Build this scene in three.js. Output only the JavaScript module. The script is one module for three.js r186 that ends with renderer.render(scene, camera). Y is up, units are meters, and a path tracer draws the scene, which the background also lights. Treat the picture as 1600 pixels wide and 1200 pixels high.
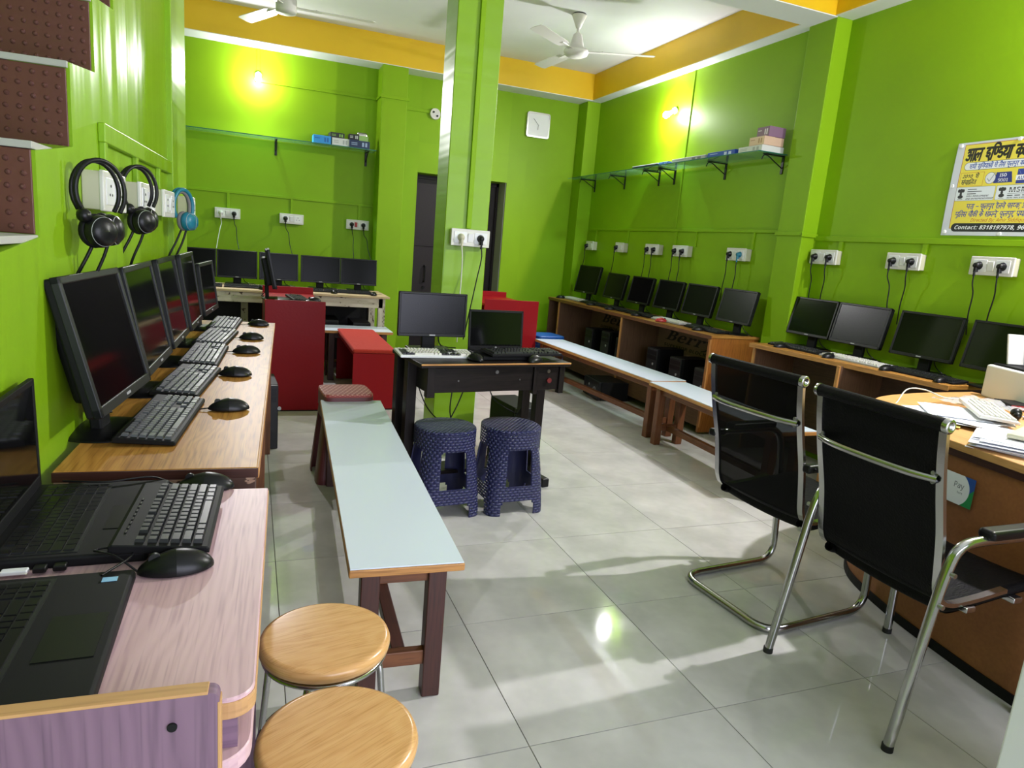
import * as THREE from 'three';
import { RoundedBoxGeometry } from 'three/addons/geometries/RoundedBoxGeometry.js';
import { mergeGeometries } from 'three/addons/utils/BufferGeometryUtils.js';
import { RectAreaLightUniformsLib } from 'three/addons/lights/RectAreaLightUniformsLib.js';

// ---------------------------------------------------------------- camera, light, exposure
const scene = new THREE.Scene();
const camera = new THREE.PerspectiveCamera(59.22, 1600 / 1200, 0.05, 60);
camera.rotation.order = 'YXZ';
camera.position.set(0, 1.2916, 0);
camera.rotation.set(-0.19887, -0.37808, 0.08459);
const renderer = new THREE.WebGLRenderer({ antialias: true });
renderer.toneMapping = THREE.LinearToneMapping;
renderer.toneMappingExposure = 1.27;
renderer.shadowMap.enabled = true;
scene.background = new THREE.Color(0.62, 0.74, 0.95);
RectAreaLightUniformsLib.init();
// daylight that enters through the open shop front behind the camera
const daylight = new THREE.RectAreaLight(new THREE.Color(0.84, 0.84, 1.0), 5.0, 3.0, 2.3);
daylight.position.set(1.5, 1.25, 1.78); daylight.name = 'shopfront_daylight';
scene.add(daylight);
const BULB = new THREE.Color(0.97, 0.92, 1.0);
const BULBS = [ // position, wall direction, intensity
  { p: [3.60, 2.62, -5.72], n: [-1, 0, 0], i: 15, back: 0.12 },
  { p: [0.06, 2.68, -7.40], n: [0, 0, 1], i: 11, back: 0.12 },
  { p: [3.66, 2.62, -1.75], n: [-1, 0, 0], i: 15, back: 0.4 },
];

// ---------------------------------------------------------------- helpers
const V = (x, y, z) => new THREE.Vector3(x, y, z);
let SEED = 7;
const rnd = () => { SEED = (SEED * 1664525 + 1013904223) % 4294967296; return SEED / 4294967296; };
const rr = (a, b) => a + (b - a) * rnd();
const used = {};
function numbered(n) { const k = used[n] = (used[n] ?? -1) + 1; return k ? n + '_' + String(k).padStart(3, '0') : n; }
function clean(g) {
  g = g.index ? g.toNonIndexed() : g;
  const o = new THREE.BufferGeometry(), n = g.attributes.position.count;
  o.setAttribute('position', g.attributes.position);
  if (!g.attributes.normal) g.computeVertexNormals();
  o.setAttribute('normal', g.attributes.normal);
  o.setAttribute('uv', g.attributes.uv ?? new THREE.BufferAttribute(new Float32Array(n * 2), 2));
  return o;
}
const M = (...gs) => { const l = gs.flat(3).filter(Boolean).map(clean); return l.length === 1 ? l[0] : mergeGeometries(l); };
function at(g, x = 0, y = 0, z = 0, rx = 0, ry = 0, rz = 0) {
  g.applyMatrix4(new THREE.Matrix4().compose(V(x, y, z), new THREE.Quaternion().setFromEuler(new THREE.Euler(rx, ry, rz, 'YXZ')), V(1, 1, 1)));
  return g;
}
// uv in metres on every face, the grain (u) along the longest side of the piece
function boxUV(g, ox = 0, oy = 0) {
  g = g.index ? g.toNonIndexed() : g;
  g.computeBoundingBox();
  const s = g.boundingBox.getSize(V(0, 0, 0)).toArray(), p = g.attributes.position, nn = g.attributes.normal, uv = new Float32Array(p.count * 2);
  for (let i = 0; i < p.count; i += 3) {
    const n = [0, 0, 0];
    for (let k = 0; k < 3; k++) { n[0] += nn.getX(i + k); n[1] += nn.getY(i + k); n[2] += nn.getZ(i + k); }
    const a = n.map(Math.abs), ax = a.indexOf(Math.max(...a));
    const o = [0, 1, 2].filter((k) => k !== ax).sort((x, y) => s[y] - s[x]);
    for (let k = 0; k < 3; k++) {
      const q = [p.getX(i + k), p.getY(i + k), p.getZ(i + k)];
      uv[(i + k) * 2] = q[o[0]] + ox; uv[(i + k) * 2 + 1] = q[o[1]] + oy + ax * 0.37;
    }
  }
  g.setAttribute('uv', new THREE.BufferAttribute(uv, 2));
  return g;
}
function box(w, h, d, x = 0, y = 0, z = 0, r = 0.003, rx = 0, ry = 0, rz = 0) {
  const g = r > 0 ? new RoundedBoxGeometry(w, h, d, 1, Math.min(r, w * 0.49, h * 0.49, d * 0.49)) : new THREE.BoxGeometry(w, h, d);
  return at(boxUV(g, x * 0.7 + z * 0.3, y * 0.9 + z * 0.6), x, y, z, rx, ry, rz);
}
// box between two corners
const span = (x0, y0, z0, x1, y1, z1, r = 0) => box(Math.abs(x1 - x0), Math.abs(y1 - y0), Math.abs(z1 - z0), (x0 + x1) / 2, (y0 + y1) / 2, (z0 + z1) / 2, r);
const cyl = (r1, r2, h, x = 0, y = 0, z = 0, n = 24, rx = 0, ry = 0, rz = 0) => at(new THREE.CylinderGeometry(r1, r2, h, n), x, y, z, rx, ry, rz);
const lathe = (pts, n = 32) => new THREE.LatheGeometry(pts.map((p) => new THREE.Vector2(p[0], p[1])), n);
const tube = (pts, r, seg = 24, n = 8, closed = false) => new THREE.TubeGeometry(new THREE.CatmullRomCurve3(pts.map((p) => V(...p)), closed, 'centripetal'), seg, r, n, closed);
// a straight pipe with rounded bends
function bent(pts, r, bend = 0.05, n = 10, seg = 0) {
  const P = pts.map((p) => V(...p)), c = new THREE.CurvePath();
  let a = P[0];
  for (let i = 1; i < P.length; i++) {
    if (i === P.length - 1) { c.add(new THREE.LineCurve3(a, P[i])); break; }
    const b = Math.min(bend, P[i].distanceTo(P[i - 1]) * 0.49, P[i].distanceTo(P[i + 1]) * 0.49);
    const s = P[i].clone().lerp(P[i - 1], b / P[i].distanceTo(P[i - 1])), e = P[i].clone().lerp(P[i + 1], b / P[i].distanceTo(P[i + 1]));
    c.add(new THREE.LineCurve3(a, s)); c.add(new THREE.QuadraticBezierCurve3(s, P[i], e)); a = e;
  }
  return new THREE.TubeGeometry(c, seg || 12 * P.length, r, n, false);
}
function prism(pts, depth, bevel = 0) { // outline in x,y extruded along z from 0
  const s = pts instanceof THREE.Shape ? pts : new THREE.Shape(pts.map((p) => new THREE.Vector2(p[0], p[1])));
  return boxUV(new THREE.ExtrudeGeometry(s, { depth, bevelEnabled: bevel > 0, bevelSize: bevel, bevelThickness: bevel, bevelSegments: 1, bevelOffset: -bevel, curveSegments: 12 }));
}
function slab(pts, y0, y1, bevel = 0) { // outline in x,z extruded upwards
  return at(prism(pts.map((p) => [p[0], -p[1]]), y1 - y0, bevel), 0, y0, 0, -Math.PI / 2);
}
function roundRect(w, h, r, x = 0, y = 0) {
  const s = new THREE.Shape(), a = x - w / 2, b = y - h / 2;
  s.moveTo(a + r, b); s.lineTo(a + w - r, b); s.quadraticCurveTo(a + w, b, a + w, b + r); s.lineTo(a + w, b + h - r); s.quadraticCurveTo(a + w, b + h, a + w - r, b + h);
  s.lineTo(a + r, b + h); s.quadraticCurveTo(a, b + h, a, b + h - r); s.lineTo(a, b + r); s.quadraticCurveTo(a, b, a + r, b);
  return s;
}
function sheetUV(w, h) { return new THREE.PlaneGeometry(w, h); }
function mesh(name, geo, mat, parent) {
  const m = new THREE.Mesh(Array.isArray(geo) ? M(geo) : geo, mat);
  m.name = parent && parent !== scene ? name : numbered(name); m.castShadow = m.receiveShadow = true;
  (parent ?? scene).add(m);
  return m;
}
const part = (parent, name, geo, mat, kind) => { const m = mesh(name, geo, mat, parent); if (kind) m.userData.kind = kind; return m; };
function thing(name, label, category, [x, y, z] = [0, 0, 0], ry = 0, group) {
  const o = new THREE.Group(); o.name = numbered(name); o.position.set(x, y, z); o.rotation.y = ry;
  o.userData = { label, category }; if (group) o.userData.group = group;
  scene.add(o); return o;
}
function copy(src, [x, y, z], ry, label) {
  const o = src.clone(); o.name = numbered(src.name.replace(/_\d{3}$/, '')); o.position.set(x, y, z); o.rotation.y = ry;
  o.userData = { ...src.userData, label }; scene.add(o); return o;
}
function struct(name, geo, mat, parent) { const m = mesh(name, geo, mat, parent); if (!parent) m.userData.kind = 'structure'; return m; }

// ---------------------------------------------------------------- textures and materials
function hash2(x, y, s) { let h = Math.imul(x | 0, 374761393) ^ Math.imul(y | 0, 668265263) ^ Math.imul(s | 0, 1274126177); h = Math.imul(h ^ (h >>> 13), 1274126177); return ((h ^ (h >>> 16)) >>> 0) / 4294967296; }
function vnoise(x, y, px, py, s) { // tiling value noise, period px, py cells
  const ix = Math.floor(x), iy = Math.floor(y), fx = x - ix, fy = y - iy, u = fx * fx * (3 - 2 * fx), v = fy * fy * (3 - 2 * fy);
  const m = (a, n) => ((a % n) + n) % n, h = (a, b) => hash2(m(a, px), m(b, py), s);
  return (h(ix, iy) * (1 - u) + h(ix + 1, iy) * u) * (1 - v) + (h(ix, iy + 1) * (1 - u) + h(ix + 1, iy + 1) * u) * v;
}
function fbm(x, y, px, py, s, o = 4) { let r = 0, a = 0.5; for (let i = 0; i < o; i++) { r += a * vnoise(x, y, px, py, s + i * 17); x *= 2; y *= 2; px *= 2; py *= 2; a *= 0.5; } return r; }
function texture(n, fn, srgb = true, repeat = [1, 1], rows = n) {
  const d = new Uint8Array(n * rows * 4);
  for (let j = 0; j < rows; j++) for (let i = 0; i < n; i++) {
    const c = fn(i / n, j / rows, i, j), o = (j * n + i) * 4;
    d[o] = c[0]; d[o + 1] = c[1]; d[o + 2] = c[2]; d[o + 3] = c[3] ?? 255;
  }
  const t = new THREE.DataTexture(d, n, rows); t.wrapS = t.wrapT = THREE.RepeatWrapping; t.magFilter = THREE.LinearFilter; t.minFilter = THREE.LinearMipmapLinearFilter; t.generateMipmaps = true;
  if (srgb) t.colorSpace = THREE.SRGBColorSpace;
  t.repeat.set(...repeat); t.needsUpdate = true; return t;
}
const lerpC = (a, b, t) => a.map((v, i) => v + (b[i] - v) * t);
const hex = (h) => [parseInt(h.slice(1, 3), 16), parseInt(h.slice(3, 5), 16), parseInt(h.slice(5, 7), 16)];
function woodTex(c1, c2, c3, seed, lines = 22, repeat = [0.9, 1.6]) { // grain along u
  const A = hex(c1), B = hex(c2), C = hex(c3);
  return texture(512, (u, v) => {
    const w = fbm(u * 3, v * 6, 3, 6, seed, 3), g = Math.abs(((v * lines + w * 7) % 1) - 0.5) * 2, f = vnoise(u * 16, v * 256, 16, 256, seed + 5), b = fbm(u * 2, v * 12, 2, 12, seed + 9, 3);
    let c = lerpC(A, B, Math.min(1, Math.max(0, g * 0.55 + b * 0.55 - 0.1)));
    return lerpC(c, C, 0.45 * Math.max(0, f - 0.55) / 0.45 + 0.25 * Math.max(0, 0.25 - g));
  }, true, repeat);
}
const std = (o) => new THREE.MeshStandardMaterial(o);
const phy = (o) => new THREE.MeshPhysicalMaterial(o);
const C = (r, g, b) => new THREE.Color(r, g, b);
const grainBump = texture(256, (u, v) => { const k = fbm(u * 24, v * 24, 24, 24, 3, 3) * 255; return [k, k, k]; }, false, [3, 3]);
const wallBump = texture(256, (u, v) => { const k = (0.7 * fbm(u * 4, v * 10, 4, 10, 12, 3) + 0.3 * fbm(u * 40, v * 40, 40, 40, 4, 2)) * 255; return [k, k, k]; }, false, [0.7, 0.7]);
const wallTone = texture(256, (u, v) => { const k = 236 + 19 * fbm(u * 5, v * 5, 5, 5, 31, 4) * 1.4; return [Math.min(255, k), Math.min(255, k), Math.min(255, k)]; }, true, [0.35, 0.35]);
const GREEN = phy({ color: C(0.222, 0.41, 0.005), roughness: 0.5, specularIntensity: 0.4, map: wallTone, bumpMap: wallBump, bumpScale: 0.0006, name: 'green_gloss_paint' });
const streak = texture(256, (u, v) => { const k = fbm(u * 26, v * 2, 26, 2, 77, 3) * 255; return [k, k, k]; }, false, [0.5, 0.25]);
const GREENL = phy({ color: C(0.222, 0.41, 0.005), roughness: 0.4, map: wallTone, bumpMap: streak, bumpScale: 0.006, name: 'green_wall_enamel' });
const YELLOW = std({ color: C(0.74, 0.47, 0.002), roughness: 0.5, map: wallTone });
const WHITEP = std({ color: C(0.78, 0.80, 0.80), roughness: 0.7, map: wallTone });
const GROUT = std({ color: C(0.16, 0.15, 0.13), roughness: 0.9 });
const tileTex = (s) => texture(256, (u, v) => { const k = fbm(u * 4, v * 4, 4, 4, s, 5), f = fbm(u * 18, v * 18, 18, 18, s + 3, 2); const t = 203 + (k - 0.5) * 34 + (f - 0.5) * 10; return [t, t - 1, t - 6]; }, true, [1.6, 1.6]);
const TILE = [51, 52, 53].map((s, i) => phy({ color: C(0.93 - i * 0.02, 0.93 - i * 0.02, 0.93 - i * 0.025), roughness: 0.045, specularIntensity: 0.7, map: tileTex(s), name: 'polished_tile' }));
const WOOD = {
  orange: phy({ map: woodTex('#bb8a44', '#93622a', '#5e3a16', 1), roughness: 0.42, specularIntensity: 0.45 }),
  orangeV: std({ map: woodTex('#a8692c', '#87501f', '#4c2a10', 2), roughness: 0.4 }),
  edge: std({ map: woodTex('#c89050', '#a8743c', '#6b4520', 3), roughness: 0.5 }),
  brown: std({ map: woodTex('#7a4a28', '#5e351b', '#38200f', 4), roughness: 0.45 }),
  maroon: std({ map: woodTex('#4a261c', '#371a14', '#20100c', 5), roughness: 0.45 }),
  black: phy({ map: woodTex('#231d1b', '#171312', '#0b0909', 6), roughness: 0.4, specularIntensity: 0.4 }),
  pink: std({ map: woodTex('#d2b0b4', '#bd999f', '#997882', 7, 30), roughness: 0.42 }),
  pinkV: std({ map: woodTex('#84677a', '#6e5467', '#52404f', 8, 30), roughness: 0.5 }),
  pinkEdge: std({ map: woodTex('#c69a66', '#b28656', '#8e6840', 9), roughness: 0.5 }),
  stool: std({ map: woodTex('#d6aa72', '#c5945a', '#a67840', 10, 12, [1.5, 3]), roughness: 0.25 }),
  counter: std({ map: woodTex('#dba769', '#cc965a', '#b07d44', 11, 14), roughness: 0.4 }),
  ply: std({ map: woodTex('#6e4f35', '#5d412b', '#46301f', 12), roughness: 0.7 }),
  plyBack: std({ map: woodTex('#5a4436', '#4b382c', '#3a2a20', 13), roughness: 0.8 }),
};
const distress = texture(256, (u, v) => { const k = fbm(u * 6, v * 14, 6, 14, 61, 4), f = fbm(u * 40, v * 40, 40, 40, 63, 2); return f + k * 0.8 > 1.02 ? [70, 58, 45] : lerpC([202, 196, 180], [150, 142, 122], k); }, true, [1.5, 3]);
const DISTRESS = std({ map: distress, roughness: 0.7 });
const counterFront = std({ map: texture(256, (u, v) => { const k = fbm(u * 5, v * 5, 5, 5, 71, 5), f = vnoise(u * 128, v * 128, 128, 128, 72); return lerpC([168, 108, 60], [124, 76, 40], k * 0.8 + f * 0.3); }, true, [1.2, 1.2]), roughness: 0.55 });
const laminate = std({ color: C(0.62, 0.70, 0.78), roughness: 0.28 });
const RED = phy({ color: C(0.27, 0.005, 0.009), roughness: 0.4, specularIntensity: 0.35, bumpMap: grainBump, bumpScale: 0.0004 });
const REDDARK = std({ color: C(0.12, 0.006, 0.01), roughness: 0.5 });
const CUSHION = std({ color: C(0.40, 0.022, 0.010), roughness: 0.9, bumpMap: grainBump, bumpScale: 0.003 });
const BLACK = phy({ color: C(0.005, 0.005, 0.006), roughness: 0.35, specularIntensity: 0.6 });
const BLACKM = phy({ color: C(0.006, 0.006, 0.007), roughness: 0.55, specularIntensity: 0.4 });
const DARKGREY = phy({ color: C(0.016, 0.017, 0.018), roughness: 0.4, specularIntensity: 0.6 });
const SCREEN = phy({ color: C(0.003, 0.003, 0.0035), roughness: 0.08, specularIntensity: 0.55 });
const SCREENM = phy({ color: C(0.004, 0.004, 0.005), roughness: 0.22, specularIntensity: 0.2 });
const SCREENG = phy({ color: C(0.006, 0.006, 0.008), roughness: 0.25, specularIntensity: 0.5 });
const KEY = phy({ color: C(0.014, 0.015, 0.016), roughness: 0.36, specularIntensity: 0.7 });
const KEYL = std({ color: C(0.07, 0.076, 0.08), roughness: 0.33 });
const KEYW = std({ color: C(0.62, 0.61, 0.56), roughness: 0.5 });
const SILVER = std({ color: C(0.33, 0.34, 0.35), roughness: 0.35 });
const CHROME = std({ color: C(0.46, 0.46, 0.46), roughness: 0.2, metalness: 1 });
const STEEL = std({ color: C(0.42, 0.42, 0.43), roughness: 0.3, metalness: 1 });
const GLASS = phy({ color: C(0.72, 0.92, 0.84), transmission: 0.82, thickness: 0, roughness: 0.06, ior: 1.5 });
const GLASSEDGE = std({ color: C(0.03, 0.16, 0.12), roughness: 0.15 });
const IVORY = std({ color: C(0.66, 0.65, 0.60), roughness: 0.4 });
const IVORY2 = std({ color: C(0.52, 0.50, 0.36), roughness: 0.5 });
const PLASTICW = std({ color: C(0.74, 0.75, 0.76), roughness: 0.35 });
const RUBBER = std({ color: C(0.01, 0.01, 0.01), roughness: 0.7 });
const LEATHER = phy({ color: C(0.004, 0.004, 0.0045), roughness: 0.55, specularIntensity: 0.2, bumpMap: grainBump, bumpScale: 0.0012 });
const MAROON = std({ color: C(0.11, 0.035, 0.027), roughness: 0.4, bumpMap: grainBump, bumpScale: 0.0006 });
const STONE = std({ color: C(0.42, 0.42, 0.38), roughness: 0.6, map: wallTone });
const TEAL = std({ color: C(0.01, 0.16, 0.24), roughness: 0.4 });
const GREYPAD = std({ color: C(0.16, 0.15, 0.15), roughness: 0.8 });
const REDPL = std({ color: C(0.4, 0.02, 0.02), roughness: 0.4 });
const CORDW = std({ color: C(0.62, 0.62, 0.55), roughness: 0.5 });
const DOORM = phy({ color: C(0.016, 0.011, 0.012), roughness: 0.42, specularIntensity: 0.5, bumpMap: grainBump, bumpScale: 0.0006 });
const PAPER = std({ color: C(0.80, 0.82, 0.88), roughness: 0.8 });
const MESHFAB = phy({ color: C(0.003, 0.003, 0.0035), roughness: 0.7, specularIntensity: 0.2, transparent: true, opacity: 0.8, side: THREE.DoubleSide });
const weaveBump = texture(128, (u, v) => {
  const a = Math.floor(u * 8), b = Math.floor(v * 16), x = u * 8 - a, y = v * 16 - b, sh = (b % 2) * 0.5, q = ((x + sh) % 1);
  const k = Math.pow(Math.sin(q * Math.PI), 0.6) * Math.pow(Math.sin(y * Math.PI), 0.7) * 255; return [k, k, k];
}, false, [5, 4.5]);
const STOOLBLUE = std({ color: C(0.026, 0.029, 0.10), roughness: 0.34, bumpMap: weaveBump, bumpScale: 0.009 });
const STOOLMAROON = std({ color: C(0.11, 0.02, 0.022), roughness: 0.42 });
const dotTex = texture(128, (u, v) => { const x = u * 8, y = v * 8, ox = (Math.floor(y) % 2) * 0.5, dx = ((x + ox) % 1) - 0.5, dy = (y % 1) - 0.5; const k = dx * dx + dy * dy < 0.06; return k ? [215, 160, 145] : [150, 62, 55]; }, true, [5, 5]);
const MATDOT = std({ map: dotTex, roughness: 0.6 });
const SKYBLUE = std({ color: C(0.01, 0.09, 0.36), roughness: 0.4 });

function canvasMat(w, h, draw, opt = {}) {
  const cv = document.createElement('canvas'); cv.width = w; cv.height = h;
  const g = cv.getContext('2d'); draw(g, w, h);
  const t = new THREE.CanvasTexture(cv); t.colorSpace = THREE.SRGBColorSpace; t.magFilter = THREE.LinearFilter; t.anisotropy = 8;
  return std({ map: t, roughness: 0.55, ...opt });
}

// ---------------------------------------------------------------- the setting
const LA = 0.0445, LX = 0.018, LZ = -1.549;   // frame of the left wall and the long wooden desk: s to the right, d away from the camera
const L = (s, y, d) => [LX + s * Math.cos(LA) + d * Math.sin(LA), y, LZ + s * Math.sin(LA) - d * Math.cos(LA)];
const LR = -LA;
const WB = -7.5, CEIL = 3.24, BB = 2.965;
{ // floor of polished tiles
  const f = new THREE.Group(); f.name = 'floor'; f.userData.kind = 'structure'; scene.add(f);
  part(f, 'floor_bed', span(-1.7, -0.12, -7.9, 4.0, -0.003, 2.0), GROUT);
  const g = span(-0.2985, -0.012, -0.2985, 0.2985, 0, 0.2985);
  for (let i = -3; i < 7; i++) for (let j = -5; j < 11; j++) {
    const x0 = 0.0988 + 0.6 * i, z0 = -1.414 - 0.6 * j;
    const m = part(f, 'tile', g, TILE[Math.floor(hash2(i + 9, j + 9, 4) * 3)]);
    m.position.set(x0 + 0.3, 0, z0 - 0.3); m.rotation.y = Math.floor(hash2(i + 9, j + 9, 8) * 4) * Math.PI / 2;
  }
}
struct('ceiling', span(-1.7, CEIL, -7.9, 4.0, CEIL + 0.15, 2.0), WHITEP);
{ // back wall with the door opening
  struct('wall_back', [span(-1.7, 0, WB - 0.3, 1.674, CEIL, WB), span(2.70, 0, WB - 0.3, 4.0, CEIL, WB), span(1.674, 2.0, WB - 0.3, 2.70, CEIL, WB)], GREEN);
  struct('trim', [span(1.474, 0, WB - 0.01, 1.674, 2.31, WB + 0.018), span(2.70, 0, WB - 0.01, 2.92, 2.31, WB + 0.018), span(1.674, 2.0, WB - 0.01, 2.70, 2.31, WB + 0.018)], GREEN).name = 'trim_1';
  struct('pillar', span(1.217, 0, WB - 0.02, 1.474, BB, -7.23, 0.006), GREEN);
  struct('pillar', span(3.52, 0, WB - 0.02, 3.70, BB, -7.28, 0.006), GREEN);
  const d = new THREE.Group(); d.name = 'door_1'; d.userData.kind = 'structure'; scene.add(d);
  d.position.set(1.674, 0, WB - 0.27);
  part(d, 'door_leaf', [span(0.03, 0.02, 0, 0.505, 1.96, 0.035), span(0.03, 0.62, 0, 0.505, 0.68, 0.05, 0.003), span(0.03, 1.22, 0, 0.505, 1.24, 0.045, 0.003)], DOORM);
  part(d, 'door_leaf', [span(0.515, 0.02, 0, 0.99, 1.96, 0.035), span(0.515, 0.62, 0, 0.99, 0.68, 0.05, 0.003), span(0.515, 1.22, 0, 0.99, 1.24, 0.045, 0.003)], DOORM);
  part(d, 'door_frame', [span(0, 0, -0.01, 0.03, 2.0, 0.06), span(0.99, 0, -0.01, 1.02, 2.0, 0.06), span(0, 1.96, -0.01, 1.02, 2.0, 0.06)], DOORM);
  part(d, 'door_handle', [bent([[0.19, 0.82, 0.03], [0.19, 0.82, 0.075], [0.19, 1.0, 0.075], [0.19, 1.0, 0.03]], 0.009, 0.02), cyl(0.016, 0.016, 0.03, 0.19, 0.755, 0.045, 12, Math.PI / 2)], BLACKM);
  part(d, 'door_bolt', [bent([[0.93, 0.50, 0.03], [0.93, 0.50, 0.075], [0.93, 0.70, 0.075], [0.93, 0.70, 0.03]], 0.012, 0.02), span(0.86, 0.52, 0.045, 0.93, 0.535, 0.06), span(0.86, 0.62, 0.045, 0.93, 0.635, 0.06)], PLASTICW);
  part(d, 'reveal', [span(1.018, 0, 0, 1.027, 2.0, 0.272)], STONE);
  struct('wall_rear', span(1.5, 0, -8.1, 2.9, 2.4, -7.82), BLACKM);
}
// right wall, its pillar, and the beams
struct('wall_right', span(3.68, 0, WB - 0.02, 3.95, CEIL, -4.08), GREEN);
struct('wall_right_near', span(3.75, 0, -3.86, 3.95, CEIL, 2.0), GREEN);
struct('pillar', span(3.62, 0, -4.09, 3.9, BB + 0.01, -3.84, 0.006), GREEN);
struct('column', span(1.075, 0, -4.25, 1.345, CEIL, -4.0, 0.006), GREENL);
function beam(x0, y0, z0, x1, y1, z1) {
  const b = struct('beam', span(x0, y0 + 0.006, z0, x1, y1, z1), YELLOW);
  struct('beam_underside', span(x0 + 0.002, y0, z0 + 0.002, x1 - 0.002, y0 + 0.006, z1 - 0.002), WHITEP, b);
}
beam(-1.7, BB, WB - 0.01, 3.70, CEIL + 0.01, -7.23);
beam(3.55, BB, -7.23, 3.72, CEIL + 0.01, -4.09);
beam(-1.7, BB - 0.003, -4.09, 3.80, CEIL + 0.01, -3.84);
beam(3.60, BB, -3.84, 3.80, CEIL + 0.01, 1.95);
// left wall: the stair climbs behind it, so its edge steps up towards the back
const STEPS = [0.15, 0.40, 0.65, 0.90, 1.15, 1.405, 1.646, 1.91, 2.138, 2.37, 2.60, 2.83].map((t) => (t - 1.549) / Math.cos(LA));
const STEPY = [0.20, 0.40, 0.61, 0.82, 1.03, 1.237, 1.42, 1.625, 1.83, 2.035, 2.24];
{
  const o = [[-3.5, 0], [2.14, 0], [2.14, CEIL], [STEPS[11], CEIL]];
  const edge = { 5: [1.205, 1.232], 6: [1.402, 1.437], 7: [1.622, 1.646], 8: [1.83, 1.86] };
  for (let k = 10; k >= 0; k--) { const [a, b] = edge[k] ?? [STEPY[k] - 0.01, STEPY[k]]; o.push([STEPS[k + 1], b], [STEPS[k], a]); }
  o.push([STEPS[0], 0.02], [-3.5, 0.02]);
  const g = at(prism(o, 0.12), -0.545, 0, 0, 0, Math.PI / 2);
  const w = struct('wall_left', g, GREENL); w.position.set(LX, 0, LZ); w.rotation.y = LR;
  const p = struct('pillar', span(-0.56, 0, -2.14, -0.402, CEIL, -1.735, 0.004), GREENL); p.position.copy(w.position); p.rotation.y = LR;
  const st = new THREE.Group(); st.name = 'stair'; st.userData.kind = 'structure'; st.position.copy(w.position); st.rotation.y = LR; scene.add(st);
  for (let k = 0; k < 11; k++) {
    const d0 = STEPS[k], d1 = STEPS[k + 1], yb = k ? STEPY[k - 1] : 0, y = STEPY[k];
    part(st, 'tread', span(-1.25, y - 0.016, -d1 - 0.01, -0.428, y - 0.001, -d0 + 0.007, 0.002), STONE);
    if (k < 4) { part(st, 'riser', span(-1.25, yb, -d0 - 0.02, -0.43, y - 0.024, -d0), MAROON); continue; }
    const studs = [];
    for (let a = 0; a < 15; a++) for (let b = 0; b < 7; b++) if (0.014 + b * 0.0262 < y - yb - 0.026) studs.push(at(new THREE.SphereGeometry(0.0068, 8, 3, 0, 6.2832, 0, 1.3), -0.446 - a * 0.026 - (b % 2) * 0.003, yb + 0.014 + b * 0.0262, -d0 + 0.0015, Math.PI / 2));
    part(st, 'tile', [span(-1.25, yb, -d0 - 0.018, -0.432, y - 0.017, -d0 + 0.004, 0.002), ...studs], MAROON);
  }
}
struct('wall_stair_end', span(-1.7, 0, -3.72, -0.42, CEIL, -3.58), GREEN);
struct('wall_side', span(-1.85, 0, -7.8, -1.7, CEIL, 2.0), GREEN);
// shop front behind the camera
struct('wall_front', [span(-1.85, 0, 1.85, 0.0, CEIL, 2.0), span(3.1, 0, 1.85, 3.95, CEIL, 2.0), span(0, 2.5, 1.85, 3.1, CEIL, 2.0)], GREEN);
struct('pavement', span(-2, -0.14, 2.0, 5, -0.03, 8), STONE);
// cable trunking painted like the walls
let trimN = 1;
function trunk(geos, mat = GREEN) { const m = struct('trim', geos, mat); m.name = 'trim_' + (++trimN); return m; }
trunk([span(-1.5, 1.585, WB, 1.217, 1.61, WB + 0.014, 0.002), ...[-0.21, 0.39, 1.07].map((x) => span(x - 0.012, 1.43, WB, x + 0.012, 1.59, WB + 0.014, 0.002))]);
trunk([span(0.03, 2.66, WB, 1.217, 2.688, WB + 0.014, 0.002), span(1.203, 2.66, WB, 1.217, 2.688, -7.22, 0.002), span(1.203, 2.65, -7.23, 1.49, 2.678, -7.216, 0.002), span(1.474, 2.615, WB, 1.80, 2.645, WB + 0.014, 0.002), span(0.045, 2.68, WB, 0.075, BB, WB + 0.012, 0.002)]);
trunk([span(3.663, 1.56, -7.22, 3.68, 1.585, -4.09, 0.002), ...[-7.05, -6.33, -5.46, -5.15, -4.40].map((z) => span(3.666, 1.43, z - 0.012, 3.68, 1.58, z + 0.012, 0.002)), span(3.606, 1.54, -4.10, 3.62, 1.566, -3.83, 0.002), span(3.606, 1.535, -3.84, 3.75, 1.56, -3.826, 0.002), span(3.673, 1.5, -5.50, 3.68, BB, -5.48, 0.002)]);
trunk([span(3.733, 1.515, -3.84, 3.75, 1.548, -1.0, 0.002), ...[-3.60, -2.97, -2.36].map((z) => span(3.736, 1.45, z - 0.016, 3.75, 1.53, z + 0.016, 0.002))]);
trunk([span(1.205, 1.38, -4.0, 1.235, CEIL - 0.27, -3.982, 0.003)]);
{ const m = trunk([span(-0.425, 1.475, -2.0, -0.407, 1.525, -0.595, 0.003), ...[0.60, 1.02, 1.45, 1.90].map((d) => span(-0.425, 1.38, -d - 0.03, -0.409, 1.48, -d, 0.003))], GREENL); m.position.set(LX, 0, LZ); m.rotation.y = LR; }

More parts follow.
